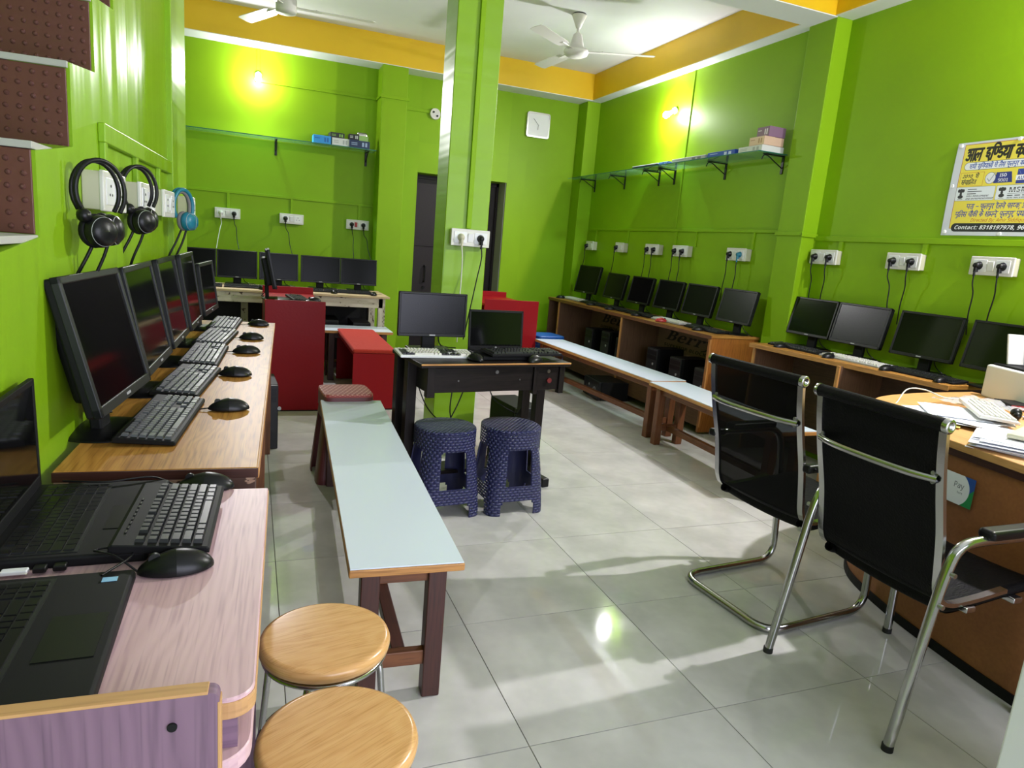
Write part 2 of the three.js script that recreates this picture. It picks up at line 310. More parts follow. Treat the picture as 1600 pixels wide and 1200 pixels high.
// ---------------------------------------------------------------- lamps and fans
function bulb(i, label) {
  const { p, n, i: power, back } = BULBS[i], t = thing('light_bulb', label, 'light bulb', p, Math.atan2(n[0], n[2]), undefined);
  part(t, 'holder', [cyl(0.028, 0.032, 0.02, 0, 0, -0.07, 20, Math.PI / 2), cyl(0.018, 0.024, 0.05, 0, 0, -0.045, 20, Math.PI / 2)], PLASTICW);
  const e = std({ color: C(1, 1, 1), emissive: BULB, emissiveIntensity: 14, roughness: 0.4 });
  part(t, 'bulb', at(lathe([[0.001, 0.06], [0.016, 0.057], [0.027, 0.045], [0.031, 0.03], [0.028, 0.012], [0.02, -0.008], [0.014, -0.026], [0.001, -0.027]], 24), 0, 0, 0, Math.PI / 2), e);
  // an LED bulb throws most of its light forwards, a little to the sides and back
  t.rotateX(0.5);
  const q = p.map((v, k) => v + n[k] * 0.03), l = new THREE.PointLight(BULB, power * back); l.position.set(...q); l.castShadow = true; l.shadow.radius = 1.6; l.name = 'bulb'; scene.add(l);
  const f = new THREE.SpotLight(BULB, power, 0, 1.35, 0.8); f.position.set(...q); f.target.position.set(q[0] + n[0], q[1] - 0.75, q[2] + n[2]); f.castShadow = true; f.shadow.radius = 1.6; f.name = 'bulb'; scene.add(f, f.target);
}
bulb(0, 'glowing white bulb on the right wall above the long glass shelf');
bulb(1, 'glowing white bulb on the back wall above the short glass shelf');
bulb(2, 'glowing white bulb high on the right wall above the yellow banner');
{
  const t = thing('bulb_socket', 'empty white round socket on the back wall left of the column', 'socket', [1.83, 2.615, WB + 0.01], 0);
  part(t, 'base', [cyl(0.055, 0.06, 0.03, 0, 0, 0.008, 20, Math.PI / 2)], IVORY); part(t, 'terminal', [cyl(0.01, 0.01, 0.012, -0.02, 0.015, 0.026, 10, Math.PI / 2), cyl(0.01, 0.01, 0.012, 0.02, -0.02, 0.026, 10, Math.PI / 2)], BLACKM);
}
function fan(label, [x, y, z], turn, tall) {
  const t = thing('ceiling_fan', label, 'ceiling fan', [x, y, z], turn), top = CEIL - y;
  part(t, 'canopy', [lathe([[0.001, top - 0.11], [0.02, top - 0.11], [0.045, top - 0.05], [0.062, top - 0.015], [0.062, top - 0.008], [0.03, top - 0.008]], 28)], IVORY);
  part(t, 'ceiling_plate', [cyl(0.055, 0.055, 0.012, 0, top - 0.006, 0, 24)], BLACKM);
  part(t, 'rod', [cyl(0.011, 0.011, top - 0.12, 0, (top - 0.12) / 2 + 0.03, 0, 12)], IVORY);
  part(t, 'motor', [tall ? lathe([[0.001, -0.055], [0.04, -0.055], [0.072, -0.045], [0.076, -0.03], [0.076, 0.055], [0.068, 0.07], [0.03, 0.085], [0.022, 0.14], [0.001, 0.14]], 36)
    : lathe([[0.001, -0.05], [0.055, -0.047], [0.095, -0.03], [0.105, -0.008], [0.1, 0.012], [0.06, 0.03], [0.056, 0.06], [0.035, 0.13], [0.012, 0.15], [0.001, 0.15]], 36)], IVORY);
  for (let k = 0; k < 3; k++) {
    const s = new THREE.Shape([[0.2, -0.045], [0.24, -0.055], [0.64, -0.058], [0.66, -0.03], [0.655, 0.05], [0.62, 0.058], [0.24, 0.05], [0.2, 0.04]].map((p) => new THREE.Vector2(...p)));
    const bl = at(new THREE.ExtrudeGeometry(s, { depth: 0.004, bevelEnabled: false }), 0, 0.0, 0, -Math.PI / 2 + 0.16);
    const m = part(t, 'blade', at(bl, 0, 0, 0, 0, k * 2.0944), IVORY);
    part(m, 'bracket', at(M(span(0.07, -0.006, -0.02, 0.26, 0.002, 0.02, 0.002), cyl(0.006, 0.006, 0.014, 0.22, 0, -0.012, 8), cyl(0.006, 0.006, 0.014, 0.22, 0, 0.012, 8)), 0, 0.003, 0, 0, k * 2.0944), IVORY);
  }
}
fan('cream three-bladed ceiling fan hanging left of the column', [0.24, 2.92, -5.84], -0.05, true);
fan('cream three-bladed ceiling fan hanging right of the column', [2.55, 2.95, -5.6], Math.PI / 2 + 0.1, false);

// ---------------------------------------------------------------- switchboards, plugs and cords
function board(label, pos, ry, mods, w = 0.235, d = 0.045) { // mods: k socket, s switch, r red switch
  const t = thing('switchboard', label, 'switchboard', pos, ry, undefined), n = mods.length, W = w - 0.03;
  part(t, 'back_box', box(w - 0.006, 0.094, d - 0.008, 0, 0, (d - 0.008) / 2, 0.003), IVORY2);
  part(t, 'plate', box(w, 0.1, 0.012, 0, 0, d - 0.006, 0.004), IVORY);
  const wid = [...mods].map((m) => (m === 'k' ? 2 : 1)), tot = wid.reduce((a, b) => a + b, 0); let x = -W / 2;
  [...mods].forEach((m, i) => {
    const ww = W * wid[i] / tot, cx = x + ww / 2; x += ww;
    if (m === 'k') {
      const s = part(t, 'socket', box(ww - 0.006, 0.066, 0.004, cx, 0, d + 0.0005, 0.0015), PLASTICW);
      part(s, 'socket_hole', [cyl(0.0038, 0.0038, 0.003, cx, 0.014, d + 0.002, 10, Math.PI / 2), cyl(0.0032, 0.0032, 0.003, cx - 0.012, -0.008, d + 0.002, 10, Math.PI / 2), cyl(0.0032, 0.0032, 0.003, cx + 0.012, -0.008, d + 0.002, 10, Math.PI / 2)], BLACKM);
    } else part(t, 'switch', box(ww - 0.008, 0.05, 0.008, cx, 0, d + 0.002, 0.002, 0.12), m === 'r' ? REDPL : PLASTICW);
  });
  return t;
}
const plugGeo = M(at(lathe([[0.001, 0.034], [0.013, 0.033], [0.016, 0.02], [0.023, 0.004], [0.023, 0], [0.001, 0]], 18), 0, 0, 0, Math.PI / 2), cyl(0.009, 0.012, 0.03, 0, -0.02, 0.022, 12, 0.25), cyl(0.005, 0.007, 0.03, 0, -0.044, 0.026, 10, 0.1));
function plug(label, pos, ry, drop, side, out, cat, mat = BLACK, cordMat = BLACK, r = 0.0036) {
  const t = thing('power_plug', label, 'plug', pos, ry, undefined);
  part(t, 'plug_body', plugGeo, mat);
  part(t, 'cord', tube([[0, -0.05, 0.026], [0.006, -0.1, 0.03], [side * 0.3 + 0.008, -drop * 0.4, 0.026 + out * 0.3], [side * 0.6, -drop * 0.7, 0.03 + out * 0.6], [side, -drop, 0.03 + out]], r, 22, 7), cordMat);
}
const ORD = ['first', 'second', 'third', 'fourth', 'fifth', 'sixth'];
{ // back wall
  const xs = [-0.215, 0.39, 1.055], mods = ['ksk', 'ksk', 'krsk'];
  const names = ['leftmost white switchboard on the back wall', 'middle white switchboard on the back wall between its two neighbours', 'white switchboard with red indicator on the back wall near the pilaster'];
  xs.forEach((x, i) => board(names[i], [x, 1.388, WB], 0, mods[i]));
  plug('white plug with white cord in the leftmost back wall switchboard', [-0.275, 1.388, WB + 0.047], 0, 0.34, -0.03, 0.25, 'plug', IVORY, CORDW);
  plug('black plug with black cord in the leftmost back wall switchboard', [-0.155, 1.388, WB + 0.047], 0, 0.33, 0.05, 0.28);
  plug('black plug with black cord in the middle back wall switchboard', [0.33, 1.388, WB + 0.047], 0, 0.36, 0.06, 0.28);
  plug('left black plug in the back wall switchboard with red indicator', [0.995, 1.388, WB + 0.047], 0, 0.34, -0.01, 0.28);
  plug('right black plug in the back wall switchboard with red indicator', [1.115, 1.388, WB + 0.047], 0, 0.36, 0.05, 0.28);
}
{ // right wall beyond the pillar
  const Z = [-7.09, -6.40, -5.77, -5.30, -4.52], R = -Math.PI / 2;
  Z.forEach((z, i) => {
    board(`white switchboard on the right wall, ${ORD[i]} of five counted from the far corner`, [3.68, 1.385, z], R, i < 2 ? 'ks' : 'ksk', i < 2 ? 0.17 : 0.235, 0.06);
    const w = `in the ${ORD[i]} of five right wall boards from the far corner`;
    if (i < 2) plug(`lone black plug ${w}`, [3.62, 1.385, z - 0.045], R, 0.34, -0.02, 0.0);
    else {
      plug(`left black plug ${w}`, [3.62, 1.385, z - 0.065], R, 0.38, -0.01, 0.0);
      plug(`right ${i === 4 ? 'blue' : 'black'} plug ${w}`, [3.62, 1.385, z + 0.055], R, 0.38, 0.0, 0.0, 'plug', i === 4 ? TEAL : BLACK);
    }
  });
  const N = [-3.70, -3.07, -2.53];
  N.forEach((z, i) => {
    const w = ['next to the pillar', 'between two other boards', 'under the yellow banner'][i];
    board(`white switchboard on the near right wall, ${w}`, [3.75, 1.405, z], R, 'ksk', 0.235, 0.05);
    plug(`left black plug in the near right wall board ${w}`, [3.70, 1.405, z - 0.065], R, 0.38, i === 1 ? 0.03 : 0.0, -0.045);
    plug(`right black plug in the near right wall board ${w}`, [3.70, 1.405, z + 0.062], R, 0.38, -0.03, -0.045);
  });
}
board('large white switchboard fixed on the front of the green column', [1.225, 1.325, -4.0], 0, 'ksk', 0.24, 0.05);
plug('cream plug with thin white cord in the column switchboard', [1.165, 1.325, -3.95], 0, 0.62, 0.0, 0.03, 'plug', IVORY2, CORDW);
plug('black plug with black cord in the column switchboard', [1.287, 1.325, -3.95], 0, 0.60, -0.09, 0.05);

// ---------------------------------------------------------------- computer parts
function taper(w, d, h, t) { // a key cap: a box that narrows upwards, base at y = 0
  const a = w / 2, b = d / 2, c = a - t, e = b - t, v = [[-a, 0, -b], [a, 0, -b], [a, 0, b], [-a, 0, b], [-c, h, -e], [c, h, -e], [c, h, e], [-c, h, e]];
  const f = [[4, 7, 6], [4, 6, 5], [0, 4, 5], [0, 5, 1], [1, 5, 6], [1, 6, 2], [2, 6, 7], [2, 7, 3], [3, 7, 4], [3, 4, 0]], p = [];
  for (const t3 of f) for (const i of t3) p.push(...v[i]);
  const g = new THREE.BufferGeometry(); g.setAttribute('position', new THREE.Float32BufferAttribute(p, 3)); g.computeVertexNormals();
  return g;
}
const ROWS = [[1, -1, 1, 1, 1, 1, -0.5, 1, 1, 1, 1, -0.5, 1, 1, 1, 1], [1, 1, 1, 1, 1, 1, 1, 1, 1, 1, 1, 1, 1, 2], [1.5, 1, 1, 1, 1, 1, 1, 1, 1, 1, 1, 1, 1, 1.5], [1.75, 1, 1, 1, 1, 1, 1, 1, 1, 1, 1, 1, 2.25], [2.25, 1, 1, 1, 1, 1, 1, 1, 1, 1, 1, 2.75], [1.25, 1.25, 1.25, 6.25, 1.25, 1.25, 1.25, 1.25]];
function layout(full, pad = true) { // [x, row, width] in key units
  const k = [];
  ROWS.forEach((r, j) => { let x = 0; for (const w of r) { if (w > 0) k.push([x + w / 2, j, w]); x += Math.abs(w); } });
  if (full) {
    for (let c = 0; c < 3; c++) { k.push([15.75 + c, 0, 1], [15.75 + c, 1, 1], [15.75 + c, 2, 1], [15.75 + c, 5, 1]); }
    k.push([16.75, 4, 1]);
    if (pad) for (let c = 0; c < 4; c++) for (let j = 1; j < 6; j++) if (!(j === 5 && c === 1)) k.push([19 + c + (j === 5 && c === 0 ? 0.5 : 0), j, j === 5 && c === 0 ? 2 : 1]);
  }
  return k;
}
// a keyboard with its user on the +z side; each key a part of its own where it is near enough
function keyboard(label, pos, ry, { w = 0.445, d = 0.145, full = true, single = false, keyMat = KEY, body = BLACKM, cat = 'keyboard', group, lift = 0.006, alt = null, media = false, tilt = 0.045 } = {}) {
  const t = thing('keyboard', label, cat, pos, ry, group), n = full ? 22.6 : 15, pitch = (w - 0.02) / n, pz = (d - (media ? 0.045 : 0.024)) / 6.1, z0 = -d / 2 + (media ? 0.034 : 0.014);
  const B = (g) => at(g, 0, lift, 0, tilt);
  part(t, 'case', B(M(prism([[-d / 2, 0], [d / 2, 0], [d / 2, 0.008], [d / 2 - 0.004, 0.011], [-d / 2 + 0.006, 0.015], [-d / 2, 0.012]], w, 0.002)).applyMatrix4(new THREE.Matrix4().makeTranslation(0, 0, -w / 2)).applyMatrix4(new THREE.Matrix4().makeRotationY(-Math.PI / 2))), body);
  const ks = layout(full), cache = {}, merged = [], mergedAlt = [];
  for (const [x, j, kw] of ks) {
    const X = -w / 2 + 0.01 + x * pitch, Z = z0 + (j + 0.5 + (j > 0 ? 0.12 : 0)) * pz, m = alt && alt(x, j) ? alt.mat : keyMat;
    if (single) { const g = cache[kw] ??= at(taper(kw * pitch - 0.0015, pz - 0.0015, 0.008, 0.0022), 0, 0, 0); const q = part(t, 'key', g, m); const p = V(X, 0.0115 - j * 0.0002, Z).applyEuler(new THREE.Euler(tilt, 0, 0)); q.position.set(p.x, p.y + lift, p.z); q.rotation.x = tilt; }
    else (alt && alt(x, j) ? mergedAlt : merged).push(B(at(taper(kw * pitch - 0.0015, pz - 0.0015, 0.008, 0.0022), X, 0.0115, Z)));
  }
  if (merged.length) part(t, 'keys', merged, keyMat, 'stuff');
  if (mergedAlt.length) part(t, 'keys', mergedAlt, alt.mat, 'stuff');
  if (media) part(t, 'media_buttons', [...Array(9)].map((_, i) => B(box(0.012, 0.002, 0.004, -w / 2 + 0.05 + i * 0.018, 0.0155, -d / 2 + 0.016, 0.001))), BLACK);
  return t;
}
const mouseGeo = (() => {
  const g = new THREE.SphereGeometry(1, 28, 20); const p = g.attributes.position;
  for (let i = 0; i < p.count; i++) {
    let x = p.getX(i), y = p.getY(i), z = p.getZ(i);
    const sx = 0.031 * (1 - 0.10 * Math.max(0, -z)), yy = y < 0 ? y * 0.006 : y * (0.031 - 0.004 * z * -1 - 0.005 * Math.abs(z));
    p.setXYZ(i, x * sx, yy + 0.006, z * 0.056);
  }
  g.computeVertexNormals(); return g;
})();
const mouseWheel = cyl(0.009, 0.009, 0.006, 0, 0.0265, -0.03, 16, 0, 0, Math.PI / 2), mouseSeam = box(0.0012, 0.004, 0.045, 0, 0.029, -0.032, 0);
// a mouse pointing along -z with its cable leading away from the front
function mouse(label, pos, ry, cable, mat = BLACK, group) {
  const t = thing('computer_mouse', label, 'mouse', pos, ry, group);
  part(t, 'body', mouseGeo, mat); part(t, 'scroll_wheel', mouseWheel, DARKGREY);
  part(t, 'cable', tube(cable ?? [[0, 0.008, -0.054], [0.004, 0.004, -0.09], [0.03, 0.003, -0.12], [0.05, 0.003, -0.19]], 0.0018, 20, 6), BLACK);
  return t;
}
// a monitor facing +z: origin at the middle of its base
function monitor(label, pos, ry, { w = 0.42, h = 0.26, bottom = 0.09, tilt = 0.14, thick = 0.05, base = 'round', frame = 0.016, bez = BLACK, scr = SCREEN, zoff = 0.03, group, cable = true } = {}) {
  const t = thing('monitor', label, 'monitor', pos, ry, group);
  const H = (g) => at(g, 0, bottom, zoff, -tilt), f = frame;
  part(t, 'bezel', H(M(box(w, f * 1.4, 0.018, 0, f * 0.7, 0, 0.003), box(w, f, 0.018, 0, h - f / 2, 0, 0.003), box(f, h, 0.018, -w / 2 + f / 2, h / 2, 0, 0.003), box(f, h, 0.018, w / 2 - f / 2, h / 2, 0, 0.003))), bez);
  part(t, 'screen', H(box(w - 2 * f + 0.002, h - 2.4 * f + 0.002, 0.008, 0, h / 2 + 0.2 * f, 0.001, 0)), scr);
  part(t, 'shell', H(M(box(w - 0.004, h - 0.004, 0.022, 0, h / 2, -0.014, 0.006), box(w * 0.7, h * 0.72, thick, 0, h * 0.45, -0.014 - thick / 2, 0.014))), BLACKM);
  const lg = part(t, 'badge', H(box(0.03, 0.006, 0.0012, 0, f * 0.72, 0.0095, 0)), SILVER);
  part(t, 'stand', [box(0.07, bottom + h * 0.35, 0.028, 0, (bottom + h * 0.35) / 2, zoff - 0.035 - thick * 0.6, 0.006, -0.06)], BLACKM);
  part(t, 'foot', base === 'round' ? [at(lathe([[0.001, 0.014], [0.06, 0.014], [0.105, 0.008], [0.112, 0.002], [0.112, 0], [0.001, 0]], 36), 0, 0, 0)] : [box(0.21, 0.012, 0.17, 0, 0.006, 0, 0.005)], BLACK);
  if (cable) part(t, 'cable', tube([[0.05, bottom + h * 0.2, zoff - 0.05], [0.06, bottom * 0.6, zoff - 0.07], [0.09, 0.012, zoff - 0.1], [0.16, 0.006, zoff - 0.08]], 0.0032, 16, 6), BLACK);
  return t;
}
// a laptop with its user on the +z side
function laptop(label, pos, ry, { w = 0.345, d = 0.235, open = 1.62, single = true, lidTop = 0.215, emblem = false, edge = BLACKM } = {}) {
  const t = thing('laptop', label, 'laptop', pos, ry);
  part(t, 'base', box(w, 0.02, d, 0, 0.01, 0, 0.006), BLACKM);
  part(t, 'keyboard_deck', box(w - 0.03, 0.001, d * 0.47, 0, 0.0204, -d * 0.16, 0), DARKGREY);
  part(t, 'touchpad', box(0.105, 0.0012, 0.066, -0.02, 0.0203, d * 0.3, 0), BLACK);
  const pitch = (w - 0.04) / 18.4, pz = d * 0.45 / 6.1, ks = [...layout(false)]; for (let c = 0; c < 3; c++) for (let j = 0; j < 6; j++) ks.push([15.9 + c, j, 1]);
  const cache = {}, all = [];
  for (const [x, j, kw] of ks) {
    const X = -w / 2 + 0.02 + x * pitch * 0.985, Z = -d * 0.16 - d * 0.47 / 2 + (j + 0.6) * pz;
    if (single) { const g = cache[kw] ??= taper(kw * pitch - 0.0025, pz - 0.0022, 0.0022, 0.0006); part(t, 'key', g, BLACK).position.set(X, 0.0209, Z); }
    else all.push(at(taper(kw * pitch - 0.0025, pz - 0.0022, 0.0022, 0.0006), X, 0.0209, Z));
  }
  if (all.length) part(t, 'keys', all, BLACK, 'stuff');
  const H = (g) => at(g, 0, 0.018, -d / 2 + 0.006, -(open - Math.PI / 2)), h = lidTop;
  part(t, 'lid', H(M(box(w, h, 0.006, 0, h / 2, -0.004, 0.0025), box(w, 0.012, 0.007, 0, h - 0.006, 0, 0.002), box(w, 0.022, 0.007, 0, 0.011, 0, 0.002), box(0.011, h, 0.007, -w / 2 + 0.0055, h / 2, 0, 0.002), box(0.011, h, 0.007, w / 2 - 0.0055, h / 2, 0, 0.002))), edge);
  part(t, 'screen', H(box(w - 0.02, h - 0.032, 0.004, 0, h / 2 + 0.005, 0, 0)), SCREEN);
  part(t, 'hinge', [H(cyl(0.006, 0.006, w * 0.8, 0, 0.001, -0.002, 10, 0, 0, Math.PI / 2))], BLACK);
  if (emblem) part(t, 'emblem', [H(at(new THREE.TorusGeometry(0.0058, 0.0009, 6, 20), 0, 0.011, 0.004)), H(box(0.0014, 0.008, 0.001, -0.0018, 0.012, 0.004, 0, 0, 0, -0.25)), H(box(0.0014, 0.008, 0.001, 0.0018, 0.010, 0.004, 0, 0, 0, -0.25)), H(box(0.003, 0.0013, 0.001, 0, 0.012, 0.004, 0))], PLASTICW);
  return t;
}
// a computer case with its front on the +z side
function tower(label, pos, ry, { w = 0.17, h = 0.37, d = 0.38, lying = false, vent = true } = {}) {
  const t = thing('computer_case', label, 'computer', pos, ry), R = (g) => (lying ? at(at(g, 0, -h / 2, 0), 0, w / 2, 0, 0, 0, Math.PI / 2) : g);
  part(t, 'case', R(box(w, h, d - 0.03, 0, h / 2, -0.015, 0.004)), BLACKM);
  const f = part(t, 'front_panel', R(M(box(w - 0.002, h - 0.004, 0.03, 0, h / 2, d / 2 - 0.015, 0.006))), DARKGREY);
  part(f, 'drive_bay', R(M(box(w - 0.024, 0.038, 0.004, 0, h - 0.04, d / 2, 0.001), box(w - 0.024, 0.038, 0.004, 0, h - 0.085, d / 2, 0.001))), BLACK);
  part(f, 'power_button', R(cyl(0.011, 0.011, 0.006, 0.03, h - 0.14, d / 2, 16, Math.PI / 2)), SILVER);
  if (vent) part(f, 'speaker_ring', R(at(new THREE.TorusGeometry(0.026, 0.004, 8, 24), 0, 0.09, d / 2)), SILVER);
  return t;
}

// ---------------------------------------------------------------- left: long wooden desk with five computers
{
  const t = thing('computer_desk', 'long wooden computer desk running along the left wall', 'desk', L(0, 0, 0), LR);
  part(t, 'tabletop', span(-0.399, 0.738, -2.5, 0, 0.76, 0, 0.003), WOOD.orange);
  part(t, 'edge_band', [span(-0.002, 0.735, -2.5, 0.003, 0.7595, 0, 0.001)], WOOD.edge);
  part(t, 'end_band', span(-0.399, 0.737, -0.001, 0.001, 0.7585, 0.0035, 0.001), WOOD.maroon);
  const peel = std({ map: texture(256, (u, v) => { const k = fbm(u * 14, v * 6, 14, 6, 91, 4); return k > 0.56 ? lerpC([176, 142, 122], [150, 116, 98], vnoise(u * 60, v * 60, 60, 60, 2)) : lerpC([84, 56, 46], [58, 36, 30], k); }, true, [2, 6]), roughness: 0.7 });
  part(t, 'apron', span(-0.398, 0.685, -0.03, -0.004, 0.738, 0.002, 0.003), peel); part(t, 'front_rail', span(-0.035, 0.66, -2.47, -0.015, 0.738, -0.03), WOOD.maroon);
  part(t, 'end_panel', span(-0.39, 0, -0.05, -0.03, 0.685, -0.03, 0.002), WOOD.brown);
  for (const [x, z] of [[-0.04, -0.06], [-0.04, -1.25], [-0.04, -2.46], [-0.37, -1.25], [-0.37, -2.46]]) part(t, 'leg', span(x - 0.025, 0, z - 0.025, x + 0.025, 0.738, z + 0.025, 0.003), WOOD.brown);
}
const near = ['nearest', 'second', 'third', 'fourth', 'farthest'];
{
  const mon = [[-0.282, -1.875, 1.46, 0.42, 0.315, 0.24], [-0.257, -2.325, 1.525, 0.42, 0.31, 0.2], [-0.238, -2.80, 1.53, 0.41, 0.31, 0.17], [-0.215, -3.24, 1.53, 0.41, 0.31, 0.14], [-0.18, -3.74, 1.47, 0.40, 0.25, 0.12]];
  mon.forEach(([x, z, ry, w, h, tilt], i) => monitor(`${near[i]} black monitor in the leaning row on the long left desk`, [x - 0.05, 0.76, z], ry, { w, h, tilt, bottom: 0.085, zoff: 0.045, thick: 0.05, base: 'round', bez: DARKGREY, frame: 0.017 }));
  [-1.945, -2.43, -2.92, -3.39, -3.86].forEach((z, i) => keyboard(`${near[i]} keyboard of the row on the long left desk`, [-0.212 + 0.047 * (-1.945 - z), 0.76, z], Math.PI / 2 - 0.09 + [0, -0.02, 0.03, -0.02, 0.02][i], { w: 0.44, d: 0.135, single: i < 2, keyMat: KEYL, tilt: 0.05 }));
  [[-0.056, -2.065], [-0.048, -2.555], [-0.014, -3.03], [0.006, -3.41], [0.042, -3.9]].forEach(([x, z], i) => mouse(`${near[i]} black mouse at the front edge of the long left desk`, [x, 0.76, z], Math.PI / 2 + [0.05, -0.1, 0.08, 0, -0.1][i]));
}
// left front: pink laminate desk
{
  const t = thing('laminate_desk', 'pink wood-grain laminate desk with rounded corner under two laptops', 'desk', [0.007, 0, -0.765], LR);
  const rc = (x1, z0, r) => { const p = [[-0.445, -0.70], [x1, -0.70]]; for (let i = 0; i <= 6; i++) { const a = i / 6 * Math.PI / 2; p.push([x1 - r + Math.cos(a) * r, z0 - r + Math.sin(a) * r]); } p.push([-0.445, z0]); return p; };
  part(t, 'tabletop', slab(rc(0, 0, 0.03), 0.718, 0.74, 0.002), WOOD.pink);
  part(t, 'edge_band', slab(rc(0.0015, 0.0015, 0.03), 0.716, 0.736, 0.001), WOOD.pinkEdge);
  part(t, 'keyboard_shelf', [slab(rc(-0.004, -0.002, 0.05), 0.63, 0.65, 0.002)], WOOD.pink);
  part(t, 'front_rail', span(-0.44, 0.64, -0.05, -0.02, 0.718, -0.03), WOOD.pinkV);
  part(t, 'side_panel', span(-0.44, 0, -0.69, -0.02, 0.72, -0.672), WOOD.pinkV);
  part(t, 'side_panel', span(-0.44, 0, -0.05, -0.06, 0.63, -0.03), WOOD.pinkV);
  const s = thing('desk_side_panel', 'upright mauve wood-grain panel with orange edge beside the pink desk', 'panel', [-0.0285, 0, -0.70], LR);
  part(s, 'board', at(prism(roundRect(0.40, 0.8, 0.012, -0.20, 0.40), 0.018), 0, 0, -0.018), WOOD.pinkV);
  part(s, 'edge_band', [span(-0.39, 0.798, -0.0185, -0.011, 0.802, 0.0005, 0.001), span(-0.002, 0, -0.0185, 0.0015, 0.788, 0.0005, 0.001)], WOOD.pinkEdge);
  part(s, 'screw', [cyl(0.005, 0.005, 0.003, -0.046, 0.765, 0.001, 14, Math.PI / 2)], BLACKM);
}
laptop('open black laptop under the compact keyboard on the pink desk', [-0.272, 0.74, -1.325], Math.PI / 2, { w: 0.345, d: 0.236, open: 1.585 });
const lap2 = laptop('nearest open black laptop with small blue label on the pink desk', [-0.28, 0.74, -0.935], Math.PI / 2, { w: 0.32, d: 0.236, open: 1.75 });
part(lap2, 'blue_label', box(0.013, 0.0008, 0.02, 0.128, 0.0205, 0.088, 0), std({ color: C(0.25, 0.5, 0.7), roughness: 0.4 }));
keyboard('compact black keyboard lying on the laptop edge of the pink desk', [-0.128, 0.757, -1.277], Math.PI / 2 - 0.045, { w: 0.282, d: 0.148, full: false, single: true, keyMat: KEY, body: BLACKM, media: true, tilt: 0.05, lift: 0.005 });
mouse('black mouse beside the compact keyboard near the front of the pink desk', [-0.108, 0.74, -1.112], Math.PI / 2 + 0.12, [[0, 0.008, -0.054], [0.02, 0.03, -0.085], [0.05, 0.03, -0.115], [0.06, 0.026, -0.08], [0.03, 0.026, -0.06], [-0.03, 0.024, -0.10]]);
mouse('black mouse behind the compact keyboard at the far end of the pink desk', [-0.085, 0.74, -1.478], Math.PI / 2 - 0.1, [[0, 0.008, -0.054], [0.01, 0.024, -0.10], [-0.02, 0.026, -0.18], [-0.01, 0.025, -0.26]]);
{
  const t = thing('usb_cable', 'short white cable with plugs between the two laptops', 'cable', [-0.35, 0.75, -1.135], 0);
  part(t, 'white_plug', [box(0.035, 0.007, 0.014, 0.02, 0, 0, 0.002)], PLASTICW); part(t, 'black_plug', [box(0.018, 0.009, 0.016, 0.052, 0, -0.004, 0.002), box(0.018, 0.009, 0.016, 0.078, 0, -0.006, 0.002)], BLACK);
  part(t, 'cord', tube([[0, 0, 0], [-0.03, 0, 0.002], [-0.07, -0.004, 0.0]], 0.0025, 8, 6), CORDW);
}
